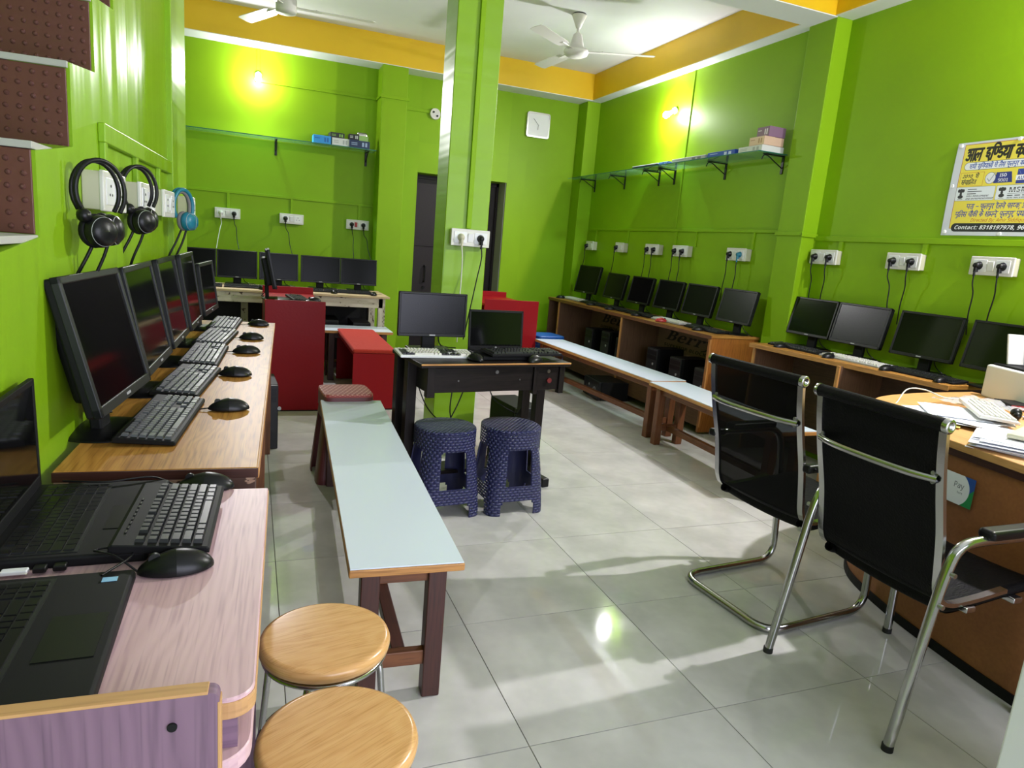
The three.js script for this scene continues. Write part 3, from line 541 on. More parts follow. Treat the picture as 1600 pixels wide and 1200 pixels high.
// headsets on the switchboards of the left wall
{
  [[0.54, -0.425], [1.0, -0.425], [1.44, -0.425], [1.93, -0.402]].forEach(([d, s], i) => board(`${['nearest', 'second', 'third', 'farthest'][i]} white switchboard on the left wall behind the headphones`, L(s, 1.345, d), Math.PI / 2 - LA, 'ksk', i < 3 ? 0.25 : 0.2, 0.05));
  const headset = (label, pos, ry, o) => {
    const t = thing('headphones', label, 'headphones', pos, ry), R = 0.057;
    const arc = (r, z, tw) => tube([...Array(13)].map((_, i) => { const a = -0.7 + i / 12 * (Math.PI + 1.4); return [Math.cos(a) * r, 0.028 + Math.sin(a) * (r + 0.012), z]; }), tw, 36, 8);
    part(t, 'headband', o.wide ? [arc(R, -0.008, 0.008), arc(R, 0.008, 0.008)] : [arc(R, -0.009, 0.0055), arc(R + 0.002, 0.010, 0.0055)], o.band);
    if (o.wide) part(t, 'headband_pad', arc(R - 0.009, 0, 0.008), GREYPAD);
    const cups = o.cups;
    for (const [x, y, z, ty] of cups) {
      const c = part(t, 'ear_cup', at(lathe([[0.001, 0.034], [0.02, 0.032], [0.033, 0.022], [0.038, 0.006], [0.034, -0.008], [0.001, -0.008]], 28), x, y, z, Math.PI / 2, ty), o.cup);
      part(c, 'ear_pad', at(new THREE.TorusGeometry(0.029, 0.011, 10, 24), x - Math.sin(ty) * 0.012, y, z - Math.cos(ty) * 0.012, 0, ty), o.pad);
      part(c, 'trim_ring', at(new THREE.TorusGeometry(0.033, 0.0012, 6, 28), x + Math.sin(ty) * 0.02, y, z + Math.cos(ty) * 0.02, 0, ty), SILVER);
    }
    if (o.mic) part(t, 'microphone', [tube([[-0.046, -0.012, 0.010], [-0.056, -0.02, 0.02], [-0.056, -0.028, 0.03]], 0.004, 12, 6), at(new THREE.SphereGeometry(0.016, 14, 10), -0.056, -0.03, 0.032)], BLACK);
    part(t, 'cable', [tube([[0.0, -0.06, 0.0], [-0.02, -0.12, -0.015], [-0.04, -0.18, -0.035], [-0.05, -0.25, -0.055]], 0.0042, 20, 6), tube([[0.03, -0.06, 0.0], [0.02, -0.12, -0.015], [0.005, -0.18, -0.035], [-0.005, -0.25, -0.055]], 0.0042, 20, 6)], o.cord ?? BLACK);
  };
  headset('nearest black headphones hanging on the left wall switchboard', [-0.337, 1.312, -1.90], 0.75, { band: BLACK, cup: BLACK, pad: BLACKM, mic: true, cups: [[-0.022, -0.064, 0.03, 0.1], [0.016, -0.060, 0.006, 0.7]] });
  headset('second black headphones hanging on the left wall beside the teal pair', [-0.325, 1.34, -2.43], 0.8, { band: BLACK, cup: BLACK, pad: BLACKM, mic: true, cups: [[-0.012, -0.065, 0.03, 0.1], [0.026, -0.058, 0.0, 0.7]] });
  headset('teal and grey headphones hanging farthest along the left wall', [-0.268, 1.315, -3.2], 1.0, { wide: true, band: TEAL, cup: TEAL, pad: GREYPAD, cups: [[-0.012, -0.03, 0.03, 0.1], [0.045, -0.03, 0.0, 0.9]], cord: BLACK });
}

// ---------------------------------------------------------------- stools and benches
function woodStool(label, x, z, turn) {
  const t = thing('round_stool', label, 'stool', [x, 0, z], turn), h = 0.45, r = 0.137;
  part(t, 'seat', boxUV(lathe([[0.001, h], [r - 0.014, h], [r - 0.004, h - 0.004], [r, h - 0.014], [r - 0.002, h - 0.026], [r - 0.012, h - 0.034], [0.001, h - 0.034]], 56).toNonIndexed()), WOOD.stool);
  part(t, 'seat_ring', at(new THREE.TorusGeometry(r - 0.012, 0.006, 8, 48), 0, h - 0.04, 0, Math.PI / 2), CHROME);
  for (let k = 0; k < 4; k++) { const a = k * Math.PI / 2 + 0.6; part(t, 'leg', bent([[Math.cos(a) * 0.05, h - 0.045, Math.sin(a) * 0.05], [Math.cos(a) * 0.118, h - 0.045, Math.sin(a) * 0.118], [Math.cos(a) * 0.155, 0.005, Math.sin(a) * 0.155]], 0.0075, 0.03, 10), CHROME); }
  part(t, 'foot_ring', at(new THREE.TorusGeometry(0.136, 0.005, 8, 40), 0, 0.2, 0, Math.PI / 2), CHROME);
}
woodStool('round wooden stool with chrome legs beside the pink desk and bench', 0.155, -1.345, 0.2);
woodStool('nearest round wooden stool at the bottom edge of the photo', 0.146, -1.035, 0.5);
function bench(label, pos, ry, len, wid, leg, h = 0.44, edge = WOOD.edge) { // long side runs to -z
  const t = thing('bench', label, 'bench', pos, ry);
  part(t, 'top', span(-wid / 2, h - 0.004, -len, wid / 2, h, 0, 0.001), laminate);
  part(t, 'top_board', span(-wid / 2 - 0.003, h - 0.026, -len - 0.003, wid / 2 + 0.003, h - 0.004, 0.003, 0.004), edge);
  for (const z of [-0.07, -len + 0.07]) {
    for (const s of [-1, 1]) part(t, 'leg', span(s * (wid / 2 - 0.06) - 0.026, 0, z - 0.026, s * (wid / 2 - 0.06) + 0.026, h - 0.026, z + 0.026, 0.004), leg);
    part(t, 'cross_rail', span(-wid / 2 + 0.08, h - 0.08, z - 0.012, wid / 2 - 0.08, h - 0.026, z + 0.012, 0.003), leg === WOOD.maroon ? WOOD.brown : leg);
    part(t, 'cross_rail', span(-wid / 2 + 0.08, 0.1, z - 0.014, wid / 2 - 0.08, 0.145, z + 0.014, 0.003), leg === WOOD.maroon ? WOOD.brown : leg);
  }
  part(t, 'stretcher', span(-0.02, 0.1, -len + 0.08, 0.02, 0.14, -0.08, 0.003), leg);
  for (const s of [-1, 1]) part(t, 'side_apron', span(s * (wid / 2 - 0.06) - 0.01, h - 0.075, -len + 0.09, s * (wid / 2 - 0.06) + 0.01, h - 0.026, -0.09, 0.002), leg);
  return t;
}
bench('long white-topped bench with dark maroon legs left of the blue stools', [0.398, 0, -1.635], -0.052, 1.87, 0.305, WOOD.maroon);
bench('long white-topped bench with brown legs before the far right desk', [2.842, 0, -4.075], 0.05, 1.95, 0.30, WOOD.brown);
bench('shorter white-topped bench behind the left office chair', [2.775, 0, -2.75], -0.02, 1.28, 0.30, WOOD.brown);
bench('short white bench in front of the back wall desk', [0.60, 0, -6.205], -Math.PI / 2, 0.6, 0.36, WOOD.maroon, 0.455);
// plastic stool: a woven shell that goes from a round seat to square feet, with windows cut between the legs
function plasticStool(label, pos, ry, { h = 0.41, r0 = 0.142, r1 = 0.155, sq0 = 2.2, sq1 = 6, mat = STOOLBLUE, top = STOOLBLUE, solid = false } = {}) {
  const t = thing('plastic_stool', label, 'stool', pos, ry), NT = 128, NY = 56, th = 0.007;
  const rad = (a, f) => { const e = sq0 + (sq1 - sq0) * f, c = Math.abs(Math.cos(a)), s = Math.abs(Math.sin(a)); return (r0 + (r1 - r0) * f) / Math.pow(Math.pow(c, e) + Math.pow(s, e), 1 / e); };
  const P = (i, j, inner) => { const a = i / NT * 2 * Math.PI, y = h * (j / NY), f = Math.min(1, Math.max(0, (h - 0.07 - y) / (h - 0.1))), sk = y > h - 0.075 ? 0.006 : 0, r = rad(a, f) + sk - (inner ? th : 0); return [Math.cos(a) * r, y, Math.sin(a) * r]; };
  const full = (i, j) => {
    if (j < 0 || j >= NY) return false;
    const a = (((i + 0.5) / NT * 4) % 1 + 1) % 1, y = (j + 0.5) / NY * h, x = Math.abs(a - 0.5 + (a > 1 ? -1 : 0));
    const wx = 0.5 - Math.abs(((i + 0.5) / NT * 4 + 0.5) % 1 - 0.5);  // 0.5 in the middle of a side
    const u = 0.5 - wx; // distance from the middle of a side
    if (solid) return !(u < 0.27 && y < h - 0.12);
    const inWin = (y0, y1, hw, r) => { if (y < y0 || y > y1 || u > hw) return false; const dx = Math.max(0, u - (hw - r)) / r, dy = Math.max(0, y < (y0 + y1) / 2 ? y0 + 0.018 - y : y - y1 + 0.018) / 0.018; return dx * dx + dy * dy <= 1; };
    if (inWin(0.145, h - 0.082, 0.29, 0.07)) return false;
    if (y < 0.075 && u < 0.33) { const dx = Math.max(0, u - 0.25) / 0.08, dy = Math.max(0, y - 0.055) / 0.02; return dx * dx + dy * dy > 1; }
    return true;
  };
  const pos3 = [], uv = [];
  const quad = (a, b, c, d, ua, ub, uc, ud) => { for (const [p, q] of [[a, ua], [b, ub], [c, uc], [a, ua], [c, uc], [d, ud]]) { pos3.push(...p); uv.push(...q); } };
  const U = (i, j) => [i / NT * 6.2832 * r1, j / NY * h];
  for (let i = 0; i < NT; i++) for (let j = 0; j < NY; j++) {
    if (!full(i, j)) continue;
    quad(P(i, j), P(i, j + 1), P(i + 1, j + 1), P(i + 1, j), U(i, j), U(i, j + 1), U(i + 1, j + 1), U(i + 1, j));
    quad(P(i + 1, j, 1), P(i + 1, j + 1, 1), P(i, j + 1, 1), P(i, j, 1), U(i, j), U(i, j), U(i, j), U(i, j));
    const e = (A, B) => quad(P(...A), P(...B), P(...B, 1), P(...A, 1), U(i, j), U(i, j), U(i, j), U(i, j));
    if (!full(i - 1, j)) e([i, j], [i, j + 1]);
    if (!full(i + 1, j)) e([i + 1, j + 1], [i + 1, j]);
    if (!full(i, j - 1)) e([i + 1, j], [i, j]);
    if (!full(i, j + 1)) e([i, j + 1], [i + 1, j + 1]);
  }
  const g = new THREE.BufferGeometry(); g.setAttribute('position', new THREE.Float32BufferAttribute(pos3, 3)); g.setAttribute('uv', new THREE.Float32BufferAttribute(uv, 2)); g.computeVertexNormals();
  part(t, 'legs_shell', g, mat);
  const tp = [], n = 64;
  const ring = [...Array(n + 1)].map((_, i) => { const a = i / n * 2 * Math.PI, r = rad(a, 0) + 0.006; return [Math.cos(a) * r, Math.sin(a) * r]; });
  const s = new THREE.Shape(ring.slice(0, n).map((p) => new THREE.Vector2(p[0], p[1])));
  part(t, 'seat', at(boxUV(new THREE.ExtrudeGeometry(s, { depth: 0.012, bevelEnabled: true, bevelSize: 0.008, bevelThickness: 0.008, bevelSegments: 3, bevelOffset: -0.008 })), 0, h - 0.004, 0, -Math.PI / 2), top);
}
plasticStool('left woven dark blue plastic stool in front of the black desk', [0.885, 0, -3.05], 0.1);
plasticStool('right woven dark blue plastic stool in front of the black desk', [1.225, 0, -3.05], 0.06);
plasticStool('maroon plastic stool with dotted square seat behind the long bench', [0.478, 0, -3.60], 0.05, { h: 0.46, r0: 0.125, r1: 0.16, sq0: 7, sq1: 9, mat: STOOLMAROON, top: MATDOT, solid: true });
plasticStool('maroon plastic stool pushed under the long wooden left desk', [-0.10, 0, -2.98], -0.04, { h: 0.39, r0: 0.13, r1: 0.16, sq0: 7, sq1: 9, mat: STOOLMAROON, top: STOOLMAROON, solid: true });
plasticStool('bright blue plastic stool at the far end of the right bench', [2.80, 0, -6.25], 0.1, { h: 0.44, r0: 0.15, r1: 0.17, sq0: 7, sq1: 9, mat: SKYBLUE, top: SKYBLUE, solid: true });

// ---------------------------------------------------------------- red desks, red bench, back desk
function redDesk(label, [x0, x1, z0, z1], flip) { // z0 the near end
  const t = thing('red_desk', label, 'desk', [x0, 0, z0], 0), w = x1 - x0, d = z0 - z1;
  part(t, 'end_panel', span(0, 0.008, -0.018, w, 0.80, 0, 0.002), RED); part(t, 'end_panel', span(0, 0.008, -d, w, 0.81, -d + 0.018, 0.002), RED);
  part(t, 'tabletop', span(0.002, 0.735, -d + 0.018, w - 0.002, 0.755, -0.018), RED);
  part(t, 'back_panel', span(flip ? w - 0.02 : 0.002, 0.3, -d + 0.018, flip ? w - 0.002 : 0.02, 0.735, -0.018), REDDARK);
  part(t, 'base_strip', [span(0.002, 0, -0.016, w - 0.002, 0.01, -0.002), span(0.002, 0, -d + 0.002, w - 0.002, 0.01, -d + 0.016)], BLACKM);
}
redDesk('narrow red desk with a side-turned monitor before the back wall desk', [0.095, 0.502, -4.98, -6.07], false);
redDesk('narrow red desk partly hidden behind the column and laptop', [2.05, 2.60, -6.02, -6.95], true);
monitor('side-turned monitor standing on the red desk', [0.19, 0.755, -5.5], 1.56, { w: 0.40, h: 0.29, tilt: 0.2, bottom: 0.09, zoff: -0.01 });
keyboard('keyboard lying on the red desk beside the side-turned monitor', [0.345, 0.755, -5.52], Math.PI / 2 + 0.1, { w: 0.42, d: 0.13 });
mouse('black mouse on the red desk nearest its front panel', [0.40, 0.755, -5.18], Math.PI / 2 + 0.3);
mouse('black mouse on the red desk beside the other mouse', [0.455, 0.755, -5.42], Math.PI / 2);
{
  const t = thing('box_bench', 'red box bench with orange-red cushion behind the long white bench', 'seat', [0.712, 0, -5.005], -0.01);
  part(t, 'end_panel', span(0, 0.008, -0.018, 0.315, 0.43, 0, 0.002), RED); part(t, 'end_panel', span(0, 0.008, -1.12, 0.315, 0.43, -1.10, 0.002), RED);
  part(t, 'side_panel', span(0.297, 0.008, -1.10, 0.315, 0.43, -0.018), RED); part(t, 'seat_board', span(0.002, 0.412, -1.10, 0.297, 0.43, -0.018), RED);
  part(t, 'inner_panel', span(0.15, 0.008, -1.10, 0.165, 0.41, -0.018), REDDARK);
  part(t, 'cushion', box(0.325, 0.034, 1.12, 0.157, 0.446, -0.555, 0.016), CUSHION);
  part(t, 'base_strip', span(0.002, 0, -0.016, 0.312, 0.01, -0.002), BLACKM);
}
{
  const t = thing('whitewashed_desk', 'worn whitewashed wooden desk along the back wall', 'desk', [1.20, 0, -6.36], 0);
  part(t, 'tabletop', span(-2.5, 0.72, -0.62, 0.02, 0.74, 0.02, 0.003), std({ map: woodTex('#c2b08a', '#a8936c', '#7c6748', 21), roughness: 0.6 }));
  part(t, 'apron', span(-2.45, 0.63, -0.02, -0.04, 0.72, 0.0, 0.002), DISTRESS);
  for (const [x, z] of [[-0.05, -0.025], [-0.05, -0.57], [-1.25, -0.57], [-2.4, -0.57]]) part(t, 'leg', span(x - 0.032, 0, z - 0.025, x + 0.032, 0.72, z + 0.025, 0.003), DISTRESS);
  part(t, 'back_board', span(-2.45, 0.05, -0.6, -0.08, 0.70, -0.585), BLACKM);
  part(t, 'low_shelf', span(-2.45, 0.09, -0.58, -0.08, 0.105, -0.12), WOOD.ply);
}
tower('black computer case under the back desk nearest its right leg', [1.0, 0.105, -6.72], 0, { h: 0.36, vent: false });
tower('black computer case under the back desk beside the red desk', [0.70, 0.105, -6.72], 0, { h: 0.38, vent: false });
{
  const nm = ['hidden leftmost', 'second from left', 'middle', 'fourth from left', 'rightmost'];
  [-0.47, -0.115, 0.25, 0.635, 1.0].forEach((x, i) => monitor(`${nm[i]} black monitor of the row on the back wall desk`, [x, 0.74, -6.9], i === 2 ? 0.05 : i === 4 ? -0.03 : 0, { w: i === 3 ? 0.37 : 0.35, h: 0.255, tilt: 0.1, bottom: 0.06, zoff: 0.05, base: 'flat', frame: 0.013, scr: SCREENM }));
  [-0.45, 0.0, 0.42, 0.86].forEach((x, i) => keyboard(`${['leftmost', 'second', 'third', 'rightmost'][i]} black keyboard on the back wall desk`, [x, 0.74, -6.56], i === 3 ? -0.06 : 0.02, { w: 0.43, d: 0.14 }));
  [[0.10, -6.44], [0.72, -6.44], [1.08, -6.42]].forEach(([x, z], i) => mouse(`${['left', 'middle', 'right'][i]} black mouse on the front edge of the back wall desk`, [x, 0.74, z], 0.3 - i * 0.3));
}
tower('black computer case standing at the end of the long left desk', [0.125, 0, -4.25], 0.05, { w: 0.05, h: 0.39, d: 0.34, vent: false });

// ---------------------------------------------------------------- black desk in front of the column
{
  const t = thing('drawer_desk', 'dark wooden desk with two drawers in front of the green column', 'desk', [1.085, 0, -3.17], 0.135), w = 0.4;
  part(t, 'tabletop', span(-w, 0.728, -0.20, w, 0.748, 0.205, 0.003), WOOD.black);
  part(t, 'edge_band', span(-w - 0.001, 0.740, 0.203, w + 0.001, 0.7475, 0.2075, 0.001), WOOD.edge);
  for (const s of [-1, 1]) for (const z of [-0.17, -0.02]) part(t, 'leg', span(s * 0.365 - 0.025, 0.0, z - 0.025, s * 0.365 + 0.025, 0.728, z + 0.025, 0.003), WOOD.black);
  for (const s of [-1, 1]) part(t, 'foot_bar', span(s * 0.365 - 0.03, 0.10, -0.15, s * 0.365 + 0.03, 0.15, -0.04, 0.003), WOOD.black);
  part(t, 'footboard', span(-0.35, 0.13, -0.17, 0.35, 0.15, -0.02, 0.003), WOOD.black);
  part(t, 'drawer_case', [span(-0.345, 0.602, -0.18, -0.325, 0.728, 0.17), span(0.36, 0.602, -0.18, 0.38, 0.728, 0.17), span(-0.34, 0.602, -0.18, 0.37, 0.61, 0.15), span(-0.36, 0.585, 0.15, -0.32, 0.728, 0.185, 0.003), span(0.205, 0.585, 0.15, 0.23, 0.728, 0.182, 0.003), span(0.355, 0.585, 0.15, 0.385, 0.728, 0.182, 0.003)], WOOD.black);
  const a = part(t, 'drawer', span(-0.318, 0.604, -0.1, 0.203, 0.722, 0.172, 0.003), WOOD.black);
  part(a, 'lock', [cyl(0.009, 0.009, 0.006, 0.0, 0.70, 0.174, 16, Math.PI / 2)], STEEL); part(a, 'screw', [cyl(0.004, 0.004, 0.004, -0.20, 0.66, 0.173, 8, Math.PI / 2), cyl(0.004, 0.004, 0.004, 0.13, 0.66, 0.173, 8, Math.PI / 2)], STEEL);
  const b = part(t, 'drawer', span(0.232, 0.604, -0.1, 0.353, 0.722, 0.172, 0.003), WOOD.black);
  part(b, 'lock', [cyl(0.009, 0.009, 0.006, 0.292, 0.70, 0.174, 16, Math.PI / 2)], STEEL); part(b, 'knob', [cyl(0.013, 0.010, 0.016, 0.293, 0.655, 0.180, 18, Math.PI / 2)], REDDARK);
}
monitor('wide black monitor standing on the dark drawer desk', [0.845, 0.748, -3.30], 0.05, { w: 0.35, h: 0.218, tilt: 0.02, bottom: 0.075, zoff: 0.03, frame: 0.011, base: 'flat', scr: SCREENG });
laptop('open silver-edged laptop on the dark drawer desk', [1.19, 0.748, -3.15], 0.08, { w: 0.305, d: 0.21, open: 1.66, single: false, lidTop: 0.205, emblem: true, edge: BLACKM });
keyboard('black and white keyboard on the dark drawer desk below the monitor', [0.835, 0.748, -3.145], 0.02, { w: 0.365, d: 0.15, keyMat: KEYW, body: PLASTICW, alt: Object.assign((x, j) => (x < 2.2 && j > 0) || (x > 12.6 && x < 18.4) || (j === 5 && x < 4), { mat: BLACK }), lift: 0.005 });
keyboard('black keyboard lying across the laptop on the dark drawer desk', [1.27, 0.770, -3.10], 0.16, { w: 0.40, d: 0.13, keyMat: KEY });
mouse('black mouse between the two keyboards on the dark drawer desk', [1.005, 0.748, -3.03], 0.3);
mouse('black mouse at the right front of the dark drawer desk', [1.31, 0.748, -3.015], -0.9);
tower('black computer case on the floor behind the right blue stool', [1.50, 0, -3.69], 0.12, { w: 0.17, h: 0.385, d: 0.34, vent: false });
{
  const a = thing('power_adapter', 'small black power adapter on the floor beside the right blue stool', 'adapter', [1.53, 0, -3.285], 0.2);
  part(a, 'body', box(0.045, 0.05, 0.09, 0, 0.025, 0, 0.006), BLACK); part(a, 'cord', tube([[0, 0.02, -0.045], [0.0, 0.006, -0.1], [-0.06, 0.004, -0.2], [-0.1, 0.004, -0.3]], 0.003, 16, 6), BLACK);
}
{
  const t = thing('cable_tangle', 'loose black cables hanging under the dark drawer desk', 'cables', [1.0, 0.0, -3.40], 0);
  for (const p of [[[-0.2, 0.6, 0], [-0.12, 0.42, 0.02], [0.0, 0.32, 0], [0.08, 0.3, -0.03]], [[0.02, 0.6, 0], [0.0, 0.4, 0.02], [0.04, 0.3, 0], [0.1, 0.05, -0.02]], [[0.1, 0.6, 0], [0.05, 0.45, 0.0], [-0.02, 0.3, 0.02], [-0.05, 0.04, 0]], [[0.2, 0.6, 0], [0.24, 0.48, 0.02], [0.4, 0.38, 0], [0.44, 0.36, -0.05]], [[0.5, 0.6, 0], [0.42, 0.45, 0.03], [0.3, 0.25, 0], [0.16, 0.02, 0.02]]]) part(t, 'cable', tube(p, 0.0035, 20, 6), BLACK);
}

// ---------------------------------------------------------------- right wall desks and computers
function berry(g, w, h) {
  g.fillStyle = '#705844'; g.fillRect(0, 0, w, h);
  for (let i = 0; i < 2600; i++) { g.fillStyle = `rgba(${i % 2 ? 30 : 96},${i % 2 ? 20 : 76},${i % 2 ? 14 : 60},0.12)`; g.fillRect(rnd() * w, rnd() * h, 20 + rnd() * 120, 1); }
  const text = (x, y) => { g.save(); g.translate(x, y); g.fillStyle = '#17100d'; g.font = 'italic bold 84px serif'; g.transform(2.05, 0, -0.3, 1, 0, 0); g.fillText('Berry C', 0, 0); g.font = 'bold 26px sans-serif'; g.fillText('SUPERIOR BLOCK BOARD &', 4, 42); g.restore(); };
  text(357, 118); text(1225, 118);
}
{
  const t = thing('computer_desk', 'long open-fronted wooden desk along the far right wall', 'desk', [3.205, 0, -4.14], 0), D = 3.02;
  part(t, 'tabletop', span(0, 0.752, -D, 0.452, 0.772, 0, 0.003), WOOD.orange);
  part(t, 'edge_band', [span(-0.003, 0.742, -D, 0.006, 0.771, 0.002, 0.001)], WOOD.brown);
  part(t, 'end_panel', span(0.0, 0.02, -0.03, 0.452, 0.752, -0.008, 0.002), WOOD.orangeV);
  for (const z of [-1.33, -2.72, -D + 0.01]) part(t, 'divider', span(0.015, 0.06, z - 0.02, 0.42, 0.752, z, 0.002), WOOD.ply);
  for (const z of [-0.008, -1.33, -2.72]) part(t, 'divider_edge', span(0.003, 0.06, z - 0.021, 0.0155, 0.752, z + 0.001, 0.001), WOOD.edge);
  const tex = canvasMat(2048, 420, berry, { roughness: 0.8 });
  part(t, 'back_panel', at(new THREE.PlaneGeometry(D - 0.04, 0.62), 0.42, 0.44, -D / 2, 0, -Math.PI / 2), tex);
  part(t, 'back_board', span(0.422, 0.06, -D + 0.02, 0.44, 0.752, -0.03), WOOD.plyBack);
  part(t, 'bottom_board', span(0.03, 0.10, -D + 0.02, 0.42, 0.12, -0.03), WOOD.ply);
  part(t, 'footrest', span(0.01, 0.06, -D + 0.01, 0.032, 0.215, -0.03, 0.002), WOOD.ply);
}
[[-6.40, 0.10, 0.40, false], [-6.0, 0.08, 0.42, false], [-5.66, 0.06, 0.40, false], [-5.12, 0.08, 0.40, false], [-4.74, 0.07, 0.38, false], [-4.36, 0.05, 0.36, false]].forEach(([z, dx, h], i) => tower(`black computer case under the far right desk, ${['farthest of six', 'second farthest', 'third farthest', 'third nearest', 'second nearest', 'nearest of six'][i]}`, [3.30 + 0.16 + dx, 0.12, z], -Math.PI / 2, { h, vent: i > 2 }));
tower('black computer case lying below the right bench with round silver ring', [3.09, 0, -5.42], -Math.PI / 2 - 0.1, { w: 0.17, h: 0.36, d: 0.3, lying: true });
const FR = -Math.PI / 2;
{
  const Z = [-6.86, -6.22, -5.72, -5.24, -4.78, -4.30], W = [0.42, 0.385, 0.375, 0.385, 0.395, 0.385];
  const nm = ['farthest', 'second', 'third', 'fourth', 'fifth', 'nearest'];
  Z.forEach((z, i) => monitor(`${nm[i]} of six black monitors on the far right desk counted from the corner`, [3.535, 0.772, z], FR + (i ? 0.02 : 0.12), { w: W[i], h: i ? 0.265 : 0.31, tilt: 0.2, bottom: 0.085, zoff: 0.035, frame: 0.014, base: 'round', scr: i === 2 ? SCREEN : i === 5 ? SCREENG : SCREENM }));
  [-6.9, -6.42, -5.95, -5.48, -5.0, -4.50].forEach((z, i) => keyboard(`${nm[i]} of six keyboards on the far right desk counted from the corner`, [3.385, 0.772, z + 0.05], FR, { w: 0.43, d: 0.125, keyMat: i === 0 || i === 4 ? KEYW : KEY, body: i === 0 || i === 4 ? SILVER : BLACKM }));
  [-7.03, -6.28, -5.88, -5.38, -4.97, -4.44].forEach((z, i) => mouse(i === 4 ? 'red mouse on the front edge of the far right desk' : `${nm[i]} black mouse on the far right desk counted from the corner`, [3.29, 0.772, z + 0.02], FR - 0.2, null, i === 4 ? REDPL : BLACK));
}
{
  const t = thing('computer_desk', 'wooden desk along the near right wall behind the office chairs', 'desk', [0, 0, 0], 0);
  const o = [[3.30, -3.82], [3.72, -3.82], [3.72, -2.42], [3.42, -2.42]];
  part(t, 'tabletop', slab(o, 0.752, 0.772, 0.003), WOOD.orange);
  const e = Math.atan2(0.12, 1.4);
  part(t, 'edge_band', box(0.008, 0.028, 1.41, 3.357, 0.758, -3.12, 0.001, 0, e), WOOD.edge);
  for (const z of [-3.80, -3.05]) { part(t, 'divider', span(3.34, 0, z - 0.02, 3.70, 0.752, z, 0.002), WOOD.ply); part(t, 'divider_edge', span(3.328, 0, z - 0.021, 3.3405, 0.752, z + 0.001, 0.001), WOOD.edge); }
  part(t, 'back_board', span(3.70, 0.05, -3.8, 3.715, 0.752, -2.43), WOOD.plyBack);
}
{
  const nm = ['leftmost', 'second from left', 'third from left', 'rightmost'];
  [[-3.65, 0.37, 0.04], [-3.25, 0.40, 0.0], [-2.78, 0.385, 0.05], [-2.33, 0.40, 0.0]].forEach(([z, w, a], i) => monitor(`${nm[i]} black monitor on the near right desk below the white switchboards`, [3.655, 0.772, z], FR + a, { w, h: 0.265, tilt: 0.2, bottom: 0.085, zoff: 0.03, frame: 0.014, base: 'flat', scr: i === 1 ? SCREENG : SCREEN }));
  [-3.58, -3.13, -2.74, -2.56].forEach((z, i) => { if (i < 3) keyboard(`${nm[i]} keyboard on the near right desk in front of the monitors`, [3.475 + i * 0.02, 0.772, [-3.55, -3.10, -2.65][i]], FR + 0.05, { w: 0.43, d: 0.13, keyMat: i === 1 ? KEYW : KEY, body: i === 1 ? SILVER : BLACKM }); });
  [-3.62, -3.22, -2.82, -2.50].forEach((z, i) => mouse(`${nm[i]} black mouse on the front edge of the near right desk`, [3.385 + i * 0.025, 0.772, z], FR + 0.1 * i));
}

// ---------------------------------------------------------------- reception counter and what lies on it
{
  const t = thing('reception_counter', 'curved reception counter with light wood top and brown front', 'counter', [0, 0, 0], 0);
  const curve = (o) => { const c = new THREE.CatmullRomCurve3([[2.27, 0, -0.6], [2.262, 0, -1.1], [2.30, 0, -1.45], [2.36, 0, -1.75], [2.47, 0, -2.02], [2.68, 0, -2.20], [3.0, 0, -2.29], [3.5, 0, -2.33]].map((p) => V(...p))); return c.getPoints(48).map((p, i, a) => { const q = a[Math.min(i + 1, 48)].clone().sub(a[Math.max(i - 1, 0)]).normalize(); return [p.x + q.z * o, p.z - q.x * o]; }); };
  const ring = (o, o2) => [...curve(o), ...curve(o2).reverse()];
  part(t, 'front_panel', slab(ring(0, -0.02), 0.03, 0.715), counterFront);
  part(t, 'base_strip', slab(ring(0.006, -0.02), 0, 0.035), BLACKM);
  part(t, 'top_trim', slab(ring(0.012, -0.02), 0.705, 0.732), WOOD.maroon);
  part(t, 'countertop', slab([...curve(0.018), [3.5, -0.6]], 0.732, 0.755, 0.002), WOOD.counter);
  const s = thing('payment_sticker', 'white payment sticker with blue and green corner on the counter front', 'sticker', [2.302, 0.598, -1.525], -Math.PI / 2 - 0.13);
  part(s, 'print', new THREE.PlaneGeometry(0.135, 0.105), canvasMat(300, 220, (g, w, h) => {
    g.fillStyle = '#1f4fa0'; g.fillRect(0, 0, w, h); g.fillStyle = '#1c8f4c'; g.beginPath(); g.moveTo(w, h * 0.35); g.lineTo(w, h); g.lineTo(w * 0.55, h); g.fill();
    g.fillStyle = '#eef1f3'; g.beginPath(); g.ellipse(w * 0.36, h * 0.5, w * 0.52, h * 0.62, 0, 0, 7); g.fill();
    g.fillStyle = '#5a6068'; g.font = '58px sans-serif'; g.fillText('Pay', 120, 100); g.font = '24px sans-serif'; g.fillText('here', 160, 140);
  }));
}
